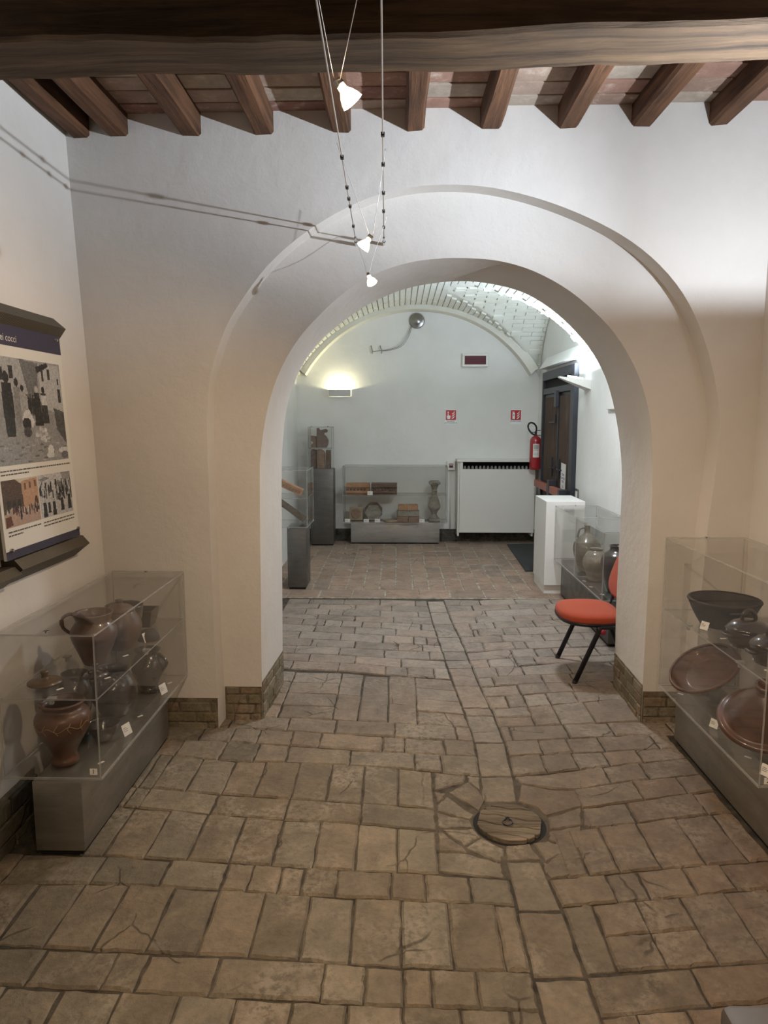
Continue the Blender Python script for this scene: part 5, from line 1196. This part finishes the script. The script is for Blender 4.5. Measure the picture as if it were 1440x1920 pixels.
for za, zb_ in ((0.262, 0.32), (0.245, 0.252), (0.19, 0.196), (0.21, 0.216)):
    for i in range(8):
        A_, B_ = R(-118 + 50 * i / 8), R(-118 + 50 * (i + 1) / 8); quad(bm, [c + Vector((0.0733 * math.cos(t_), 0.0733 * math.sin(t_), z)) for t_, z in ((A_, za), (B_, za), (B_, zb_), (A_, zb_))])
obj('label_print', bm, 'radiator', bd)
bm = nb(); tube(bm, [c + Vector((0, 0, 0.44)), c + Vector((0, 0, 0.49))], 0.016, 12); box(bm, c.x - 0.06, c.x + 0.012, c.y - 0.008, c.y + 0.008, c.z + 0.47, c.z + 0.48, 0.002); box(bm, c.x - 0.005, c.x + 0.06, c.y - 0.008, c.y + 0.008, c.z + 0.495, c.z + 0.505, 0.002); obj('valve', bm, 'dark_clip', ex, auto=40)
bm = nb(); tube(bm, smooth_path([c + Vector(q) for q in ((0, -0.02, 0.485), (0.0, -0.03, 0.54), (-0.03, -0.035, 0.585), (-0.075, -0.035, 0.60), (-0.105, -0.035, 0.57), (-0.10, -0.035, 0.52), (-0.06, -0.04, 0.465), (-0.015, -0.045, 0.44))], 7), 0.011, 10); obj('hose', bm, 'rubber_black', ex, smooth=True)
bm = nb(); box(bm, c.x - 0.01, XFR, c.y + 0.0, c.y + 0.02, c.z + 0.43, c.z + 0.445, 0.002); obj('hook', bm, 'dull_metal', ex)

# dark double door in the right wall of the far room
door = thing('door_1', 'dark framed wooden double door with a red panic bar', 'door', (XFR, 8.46, 0)); door['kind'] = 'structure'; del door['category']
DY0, DY1, DZ = 7.45, 9.08, 2.215
def dbox(name, y0, y1, z0, z1, d0, d1, mat, parent=None, bev=0.003):
    bm = nb(); box(bm, XFR - d1, XFR - d0, y0, y1, z0, z1, bev); return obj(name, bm, mat, parent or door)
dbox('frame_jamb', DY0, DY0 + 0.14, 0, DZ, -0.01, 0.05, 'frame_navy'); dbox('frame_jamb', DY1 - 0.06, DY1, 0, DZ, -0.01, 0.05, 'frame_navy')
dbox('frame_head', DY0 + 0.141, DY1 - 0.061, DZ - 0.10, DZ, -0.01, 0.05, 'frame_navy'); dbox('transom_bar', DY0 + 0.141, DY1 - 0.061, DZ - 0.27, DZ - 0.20, -0.01, 0.045, 'frame_navy'); dbox('transom_panel', DY0 + 0.141, DY1 - 0.061, DZ - 0.199, DZ - 0.101, -0.005, 0.012, 'void_black')
mid = 8.22
for y0, y1 in ((DY0 + 0.145, mid - 0.02), (mid + 0.02, DY1 - 0.065)):
    lf = dbox('leaf', y0, y1, 0.01, DZ - 0.272, -0.005, 0.018, 'frame_navy')
    n = 3; wd = (y1 - y0 - 0.09) / n
    for i in range(n): dbox('plank', y0 + 0.045 + i * wd + 0.002, y0 + 0.045 + (i + 1) * wd - 0.002, 0.06, DZ - 0.31, 0.0185, 0.030 + 0.002 * (i % 2), 'door_wood', lf)
dbox('meeting_stile', mid - 0.019, mid + 0.019, 0.01, DZ - 0.272, -0.005, 0.036, 'frame_navy')
dbox('latch_box', mid - 0.05, mid + 0.045, DZ - 0.43, DZ - 0.25, 0.037, 0.075, 'frame_navy')
dbox('bolt', mid + 0.10, mid + 0.42, 1.60, 1.615, 0.033, 0.05, 'dark_clip'); dbox('bolt', mid + 0.09, mid + 0.12, 1.60, 1.70, 0.033, 0.05, 'dark_clip')
for y0, y1 in ((mid + 0.06, mid + 0.34), (mid - 0.28, mid - 0.06)):
    dbox('lock', y0, y1, 1.07, 1.085, 0.033, 0.05, 'dark_clip'); dbox('handle', (y0 + y1) / 2 - 0.012, (y0 + y1) / 2 + 0.012, 0.98, 1.20, 0.033, 0.055, 'dark_clip')
for y0, y1 in ((mid + 0.07, DY1 - 0.02), (DY0 + 0.26, mid - 0.07)):
    pb = dbox('panic_bar', y0, y1, 0.80, 0.885, 0.075, 0.125, 'panic_red', bev=0.006)
    dbox('bar_cap', y0 - 0.10 if y0 < mid else y0 - 0.03, y0 - 0.001, 0.795, 0.89, 0.032, 0.128, 'frame_navy', pb)
    dbox('bar_back', y0, y1, 0.82, 0.875, 0.033, 0.0745, 'frame_navy', pb)
dbox('bar_housing', mid - 0.069, mid + 0.03, 0.74, 0.95, 0.037, 0.13, 'frame_navy')
t = thing('paper_notice', 'white sheet of paper taped to the dark door', 'notice', (XFR - 0.04, 7.85, 0.95))
bm = nb(); M = Matrix.Translation((XFR - 0.036, 7.86, 1.01)) @ Matrix.Rotation(R(2), 4, 'X'); box(bm, -0.0008, 0.0008, -0.11, 0.11, -0.15, 0.15, 0, M); obj('sheet', bm, 'paper', t)
bm = nb()
for i, (z, l) in enumerate(((0.03, 0.06), (-0.01, 0.09), (-0.045, 0.05), (-0.10, 0.02))):
    for k in range(2): box(bm, -0.0014, -0.0009, -l, l, z - k * 0.014, z - k * 0.014 + 0.006, 0, M)
obj('print', bm, 'ink_blue', t)
bm = nb(); prism(bm, [(XFR, 2.26), (XFR - 0.10, 2.26), (XFR - 0.085, 2.275), (XFR, 2.40)], 1, DY0 - 0.05, DY1 + 0.02); obj('trim_3', bm, 'plaster_far', kind='structure')
sw = thing('light_switch', 'dark framed light switch on the wall above the white pedestal', 'switch', (XFR, 7.43, 0.87))
bm = nb(); box(bm, XFR - 0.012, XFR, 7.29, 7.41, 0.81, 0.93, 0.003); obj('frame', bm, 'dull_metal', sw)
bm = nb(); box(bm, XFR - 0.016, XFR - 0.0125, 7.315, 7.385, 0.835, 0.905); obj('rocker', bm, 'sign_white', sw)
bm = nb(); box(bm, XFR - 0.03, XFR, 5.98, 6.35, 1.73, 2.03, 0.004); tag(obj('wall_box', bm, 'white_paint'), 'white box cover on the far right wall, half hidden by the arch', 'box')
# doormat
bm = nb(); p_ = [(1.437, 9.24), (1.84, 9.30), (1.84, 7.62), (1.388, 7.60)]; prism(bm, p_, 2, 0.003, 0.014); bmesh.ops.bevel(bm, geom=list(bm.edges), offset=0.003, segments=1, affect='EDGES')
tag(obj('doormat', bm, 'mat_rubber'), 'dark grey rubber doormat before the double door', 'doormat')
# white pedestal
bm = nb(); prism(bm, [(1.392, 6.63), (1.74, 6.63), (1.74, 7.13), (1.392, 7.13)], 2, 0.0, 0.085); box(bm, 1.385, 1.745, 6.60, 7.14, 0.0855, 0.885, 0.002)
tag(obj('white_pedestal', bm, 'white_paint'), 'plain white box pedestal in front of the dark door', 'pedestal')
# right far cases
c3 = thing('display_case', 'pair of clear acrylic boxes with dark jars on a long steel plinth, right far wall', 'display case', (1.66, 5.8, 0))
plinth(c3, 1.531, 1.78, 5.034, 6.55, 0.345, 'steel_far')
acrylic_box(c3, 1.462, 1.85, 5.0, 5.795, 0.346, 0.852, (), 0.008); acrylic_box(c3, 1.462, 1.85, 5.80, 6.57, 0.346, 0.852, (), 0.008)
for y in (5.03, 5.76, 5.83, 6.54): stud(c3, (1.64, y, 0.852), 0.008, 0.008)
zf = 0.3545; GJ = 'jars in the twin cases'
j1 = pot('flask', 'tall brown flask with a narrow neck in the farther twin case', shell([(0.06, 0), (0.065, 0.01), (0.09, 0.08), (0.115, 0.17), (0.108, 0.24), (0.06, 0.30), (0.026, 0.33), (0.024, 0.38), (0.030, 0.395)], 0.006), (1.62, 6.02, zf), 'olive_jar', 'flask', GJ)
bm = nb(); tube(bm, smooth_path([(1.60, 6.02, zf + 0.375), (1.555, 6.02, zf + 0.36), (1.535, 6.01, zf + 0.29)], 6), 0.009, 8); obj('handle', bm, 'olive_jar', j1, smooth=True)
pot('jar', 'pale shiny jar standing before the narrow-necked flask', shell([(0.055, 0), (0.06, 0.01), (0.095, 0.10), (0.105, 0.16), (0.08, 0.22), (0.05, 0.245), (0.055, 0.26)], 0.006), (1.60, 5.66, zf), 'olive_jar', 'jar', GJ)
j2 = pot('jar', 'large dark brown glazed jar at the near end of the twin cases', shell([(0.065, 0), (0.07, 0.01), (0.10, 0.10), (0.125, 0.20), (0.11, 0.27), (0.065, 0.31), (0.058, 0.33), (0.066, 0.35)], 0.007), (1.66, 5.30, zf), 'glaze_dark', 'jar', GJ)
bm = nb(); tube(bm, smooth_path([(1.72, 5.30, zf + 0.335), (1.78, 5.30, zf + 0.33), (1.785, 5.30, zf + 0.26)], 6), 0.010, 8); obj('handle', bm, 'glaze_dark', j2, smooth=True)
pot('jar', 'small rounded olive jar beside the large dark jar', shell([(0.035, 0), (0.06, 0.05), (0.065, 0.09), (0.04, 0.125), (0.044, 0.135)], 0.005), (1.68, 5.08, zf), 'olive_jar', 'jar', GJ)
for q in ((1.50, 5.62, 'white number tag before the pale shiny jar'), (1.50, 5.42, 'white number tag before the large dark jar'), (1.52, 5.18, 'white number tag nearest the chair in the twin cases')): chit((q[0], q[1], zf), R(-50), q[2], 0.03, 0.012)

# ------------------------------------------------------------------ orange chair
ch = thing('chair', 'orange upholstered chair with black tube legs behind the right pier', 'chair', (1.35, 4.55, 0))
cy, sw2 = 4.545, 0.235
bm = nb()                                                            # seat pad: rounded front, slightly dished
def seat_outline(n=44):
    o_ = []
    for i in range(n):
        a = 2 * math.pi * i / n; ca, sa = math.cos(a), math.sin(a)
        rx, ry = 0.195, 0.240; e = 0.62 if ca > 0 else 0.80
        o_.append((1.238 + rx * math.copysign(abs(ca) ** e, ca), cy + ry * math.copysign(abs(sa) ** e, sa)))
    return o_
so = seat_outline(); layers = [(0.86, 0.372), (0.97, 0.376), (1.0, 0.392), (0.99, 0.412), (0.94, 0.427), (0.7, 0.432), (0.35, 0.428)]
rg = [[bm.verts.new((1.238 + (x - 1.238) * s, cy + (y - cy) * s, z + 0.012 * max(0, (x - 1.05)) * 0)) for x, y in so] for s, z in layers]
for a, b in zip(rg, rg[1:]):
    for i in range(len(so)): bm.faces.new((a[i], a[(i + 1) % len(so)], b[(i + 1) % len(so)], b[i]))
bm.faces.new(rg[0][::-1]); bm.faces.new(rg[-1]); obj('seat', bm, 'orange_fabric', ch, smooth=True)
bm = nb(); rg = [[bm.verts.new((1.238 + (x - 1.238) * s, cy + (y - cy) * s, z)) for x, y in so] for s, z in ((0.80, 0.360), (0.985, 0.363), (1.004, 0.372), (1.004, 0.382), (0.96, 0.384))]
for a, b in zip(rg, rg[1:]):
    for i in range(len(so)): bm.faces.new((a[i], a[(i + 1) % len(so)], b[(i + 1) % len(so)], b[i]))
bm.faces.new(rg[0][::-1]); obj('seat_shell', bm, 'chair_metal', ch, smooth=True)
for s in (-1, 1):
    y = cy + s * 0.24
    bm = nb(); tube(bm, [(1.115, y, 0.0), (1.118, y, 0.012)], 0.0165, 10); ft = nb(); bm.free(); ft.free()
    bm = nb(); tube(bm, [(1.113, y, 0.003), (1.255, y, 0.345), (1.262, y, 0.36)], 0.0135, 12, flat=1.2); lg = obj('leg', bm, 'chair_metal', ch, smooth=True)
    bm = nb(); tube(bm, [(1.111, y, 0.0), (1.118, y, 0.022)], 0.0155, 12); obj('leg_tip', bm, 'rubber_black', lg, auto=40)
    bm = nb(); tube(bm, [(1.56, y, 0.003), (1.425, y, 0.345), (1.42, y, 0.36)], 0.0135, 12, flat=1.2); lg = obj('leg', bm, 'chair_metal', ch, smooth=True)
    bm = nb(); tube(bm, [(1.562, y, 0.0), (1.555, y, 0.022)], 0.0155, 12); obj('leg_tip', bm, 'rubber_black', lg, auto=40)
    bm = nb(); tube(bm, smooth_path([(1.245, y, 0.345), (1.262, y, 0.361), (1.41, y, 0.361), (1.43, y, 0.35)], 5), 0.013, 10); obj('side_rail', bm, 'chair_metal', ch, smooth=True)
    bm = nb(); lathe(bm, [(0, 0), (0.017, 0), (0.018, 0.006), (0.014, 0.014), (0, 0.015)], (0, 0, 0), 20, Matrix.Translation((1.275, y + s * 0.013, 0.338)) @ Matrix.Rotation(R(90) if s < 0 else R(-90), 4, 'X')); obj('bolt_cap', bm, 'cap_red', ch, smooth=True)
bm = nb(); tube(bm, [(1.27, cy - 0.24, 0.350), (1.27, cy + 0.24, 0.350)], 0.011, 10); obj('crossbar', bm, 'chair_metal', ch, smooth=True)
def back_pad(shift, th, sc_, mat, name):
    bm = nb(); n = 40; lay_ = [(0.9, -th), (1.0, -th * 0.6), (1.0, th * 0.6), (0.9, th), (0.5, th * 1.02)]
    rg = []
    for s, d in lay_:
        ring = []
        for i in range(n):
            a = 2 * math.pi * i / n; ca, sa = math.cos(a), math.sin(a)
            yy = 0.225 * sc_ * s * math.copysign(abs(ca) ** 0.7, ca); zz = 0.165 * sc_ * s * math.copysign(abs(sa) ** 0.7, sa)
            ring.append(bm.verts.new((1.492 + shift - d + zz * 0.36 - 0.25 * yy * yy, cy + yy, 0.655 + zz)))
        rg.append(ring)
    for a, b in zip(rg, rg[1:]):
        for i in range(n): bm.faces.new((a[i], a[(i + 1) % n], b[(i + 1) % n], b[i]))
    bm.faces.new(rg[0][::-1]); bm.faces.new(rg[-1]); bmesh.ops.recalc_face_normals(bm, faces=bm.faces); return obj(name, bm, mat, ch, smooth=True)
back_pad(0, 0.020, 1.0, 'orange_fabric', 'backrest'); back_pad(0.022, 0.010, 1.01, 'chair_metal', 'backrest_shell')
for s in (-1, 1):
    bm = nb(); tube(bm, smooth_path([(1.36, cy + s * 0.15, 0.366), (1.405, cy + s * 0.15, 0.375), (1.440, cy + s * 0.15, 0.43), (1.475, cy + s * 0.15, 0.56)], 6), 0.012, 10, flat=0.6); obj('back_support', bm, 'chair_metal', ch, smooth=True)

# ------------------------------------------------------------------ round wooden well cover in the floor
wc = thing('well_cover', 'round cracked wooden cover set in the brick floor', 'cover', (0.462, 2.735, -0.03))
c = Vector((0.462, 2.735, 0)); rw = 0.136
bm = nb(); lathe(bm, [(0, -0.0068), (0.149, -0.0070), (0.149, -0.0055), (0, -0.0055)], c, 40); obj('pit_shade', bm, 'void_black', wc)  # flat black disc, painted shade for the gap round the cover
edges = [-rw * 1.01, -0.098, -0.071, -0.030, -0.012, 0.034, 0.061, 0.103, rw * 1.01]
phs = [rnd.uniform(0, 6) for _ in edges]
def split(i, x_):
    if i in (0, len(edges) - 1): return edges[i]
    return edges[i] + 0.006 * math.sin(x_ * 30 + phs[i]) + 0.003 * math.sin(x_ * 75 + 2 * phs[i])
for i in range(len(edges) - 1):                                      # weathered boards split along the grain
    lo, hi = [], []
    for k in range(29):
        x_ = -rw + 2 * rw * k / 28; cr = math.sqrt(max(0, rw * rw - x_ * x_)) * (1 + 0.012 * math.sin(5 * math.atan2(1, x_ * 20) + i))
        a, b = max(-cr, split(i, x_) + 0.0011), min(cr, split(i + 1, x_) - 0.0011)
        if b - a > 0.003: lo.append((x_, a)); hi.append((x_, b))
    if len(lo) < 3: continue
    M = Matrix.Translation(c) @ Matrix.Rotation(R(-14), 4, 'Z') @ Matrix.Rotation(rnd.uniform(-0.03, 0.03), 4, 'X'); tz = 0.011 + rnd.uniform(-0.0025, 0.0025)
    bm = nb(); prism(bm, lo + hi[::-1], 2, -0.03, tz, M=M); bmesh.ops.bevel(bm, geom=[e for e in bm.edges if e.verts[0].co.z > -0.01 and e.verts[1].co.z > -0.01], offset=0.0022, segments=1, affect='EDGES')
    obj('board', bm, 'lid_wood', wc)
bm = nb(); tube(bm, [c + Vector((-0.01 + 0.020 * math.sin(a), -0.015 + 0.022 * math.cos(a), 0.0165 + 0.002 * math.sin(a))) for a in [i * math.pi / 10 for i in range(21)]], 0.0024, 8); obj('ring_handle', bm, 'dark_clip', wc, smooth=True)
bm = nb(); tube(bm, smooth_path([c + Vector(q) for q in ((-0.018, 0.01, 0.008), (-0.008, 0.012, 0.022), (0.006, 0.012, 0.008))], 5), 0.003, 8); obj('staple', bm, 'dark_clip', wc, smooth=True)

# ------------------------------------------------------------------ bench edge in the near right corner
b0 = gnd(1347, 1890, 0.44)
bn = thing('bench', 'rounded grey end of a padded bench in the bottom right corner', 'bench', (b0.x + 0.3, b0.y - 0.2, 0))
bm = nb(); box(bm, b0.x + 0.003, b0.x + 0.62, b0.y - 0.40, b0.y + 0.012, 0.385, 0.447, 0.022); obj('seat_pad', bm, 'bench_pad', bn, auto=40)
bm = nb(); box(bm, b0.x + 0.010, b0.x + 0.61, b0.y - 0.395, b0.y + 0.004, 0.36, 0.3845, 0.004); obj('seat_frame', bm, 'bench_trim', bn)
for x_ in (b0.x + 0.03, b0.x + 0.59):
    for y_ in (b0.y - 0.37, b0.y - 0.02): bm = nb(); box(bm, x_ - 0.016, x_ + 0.016, y_ - 0.016, y_ + 0.016, 0.0, 0.3595, 0.003); obj('leg', bm, 'chair_metal', bn)
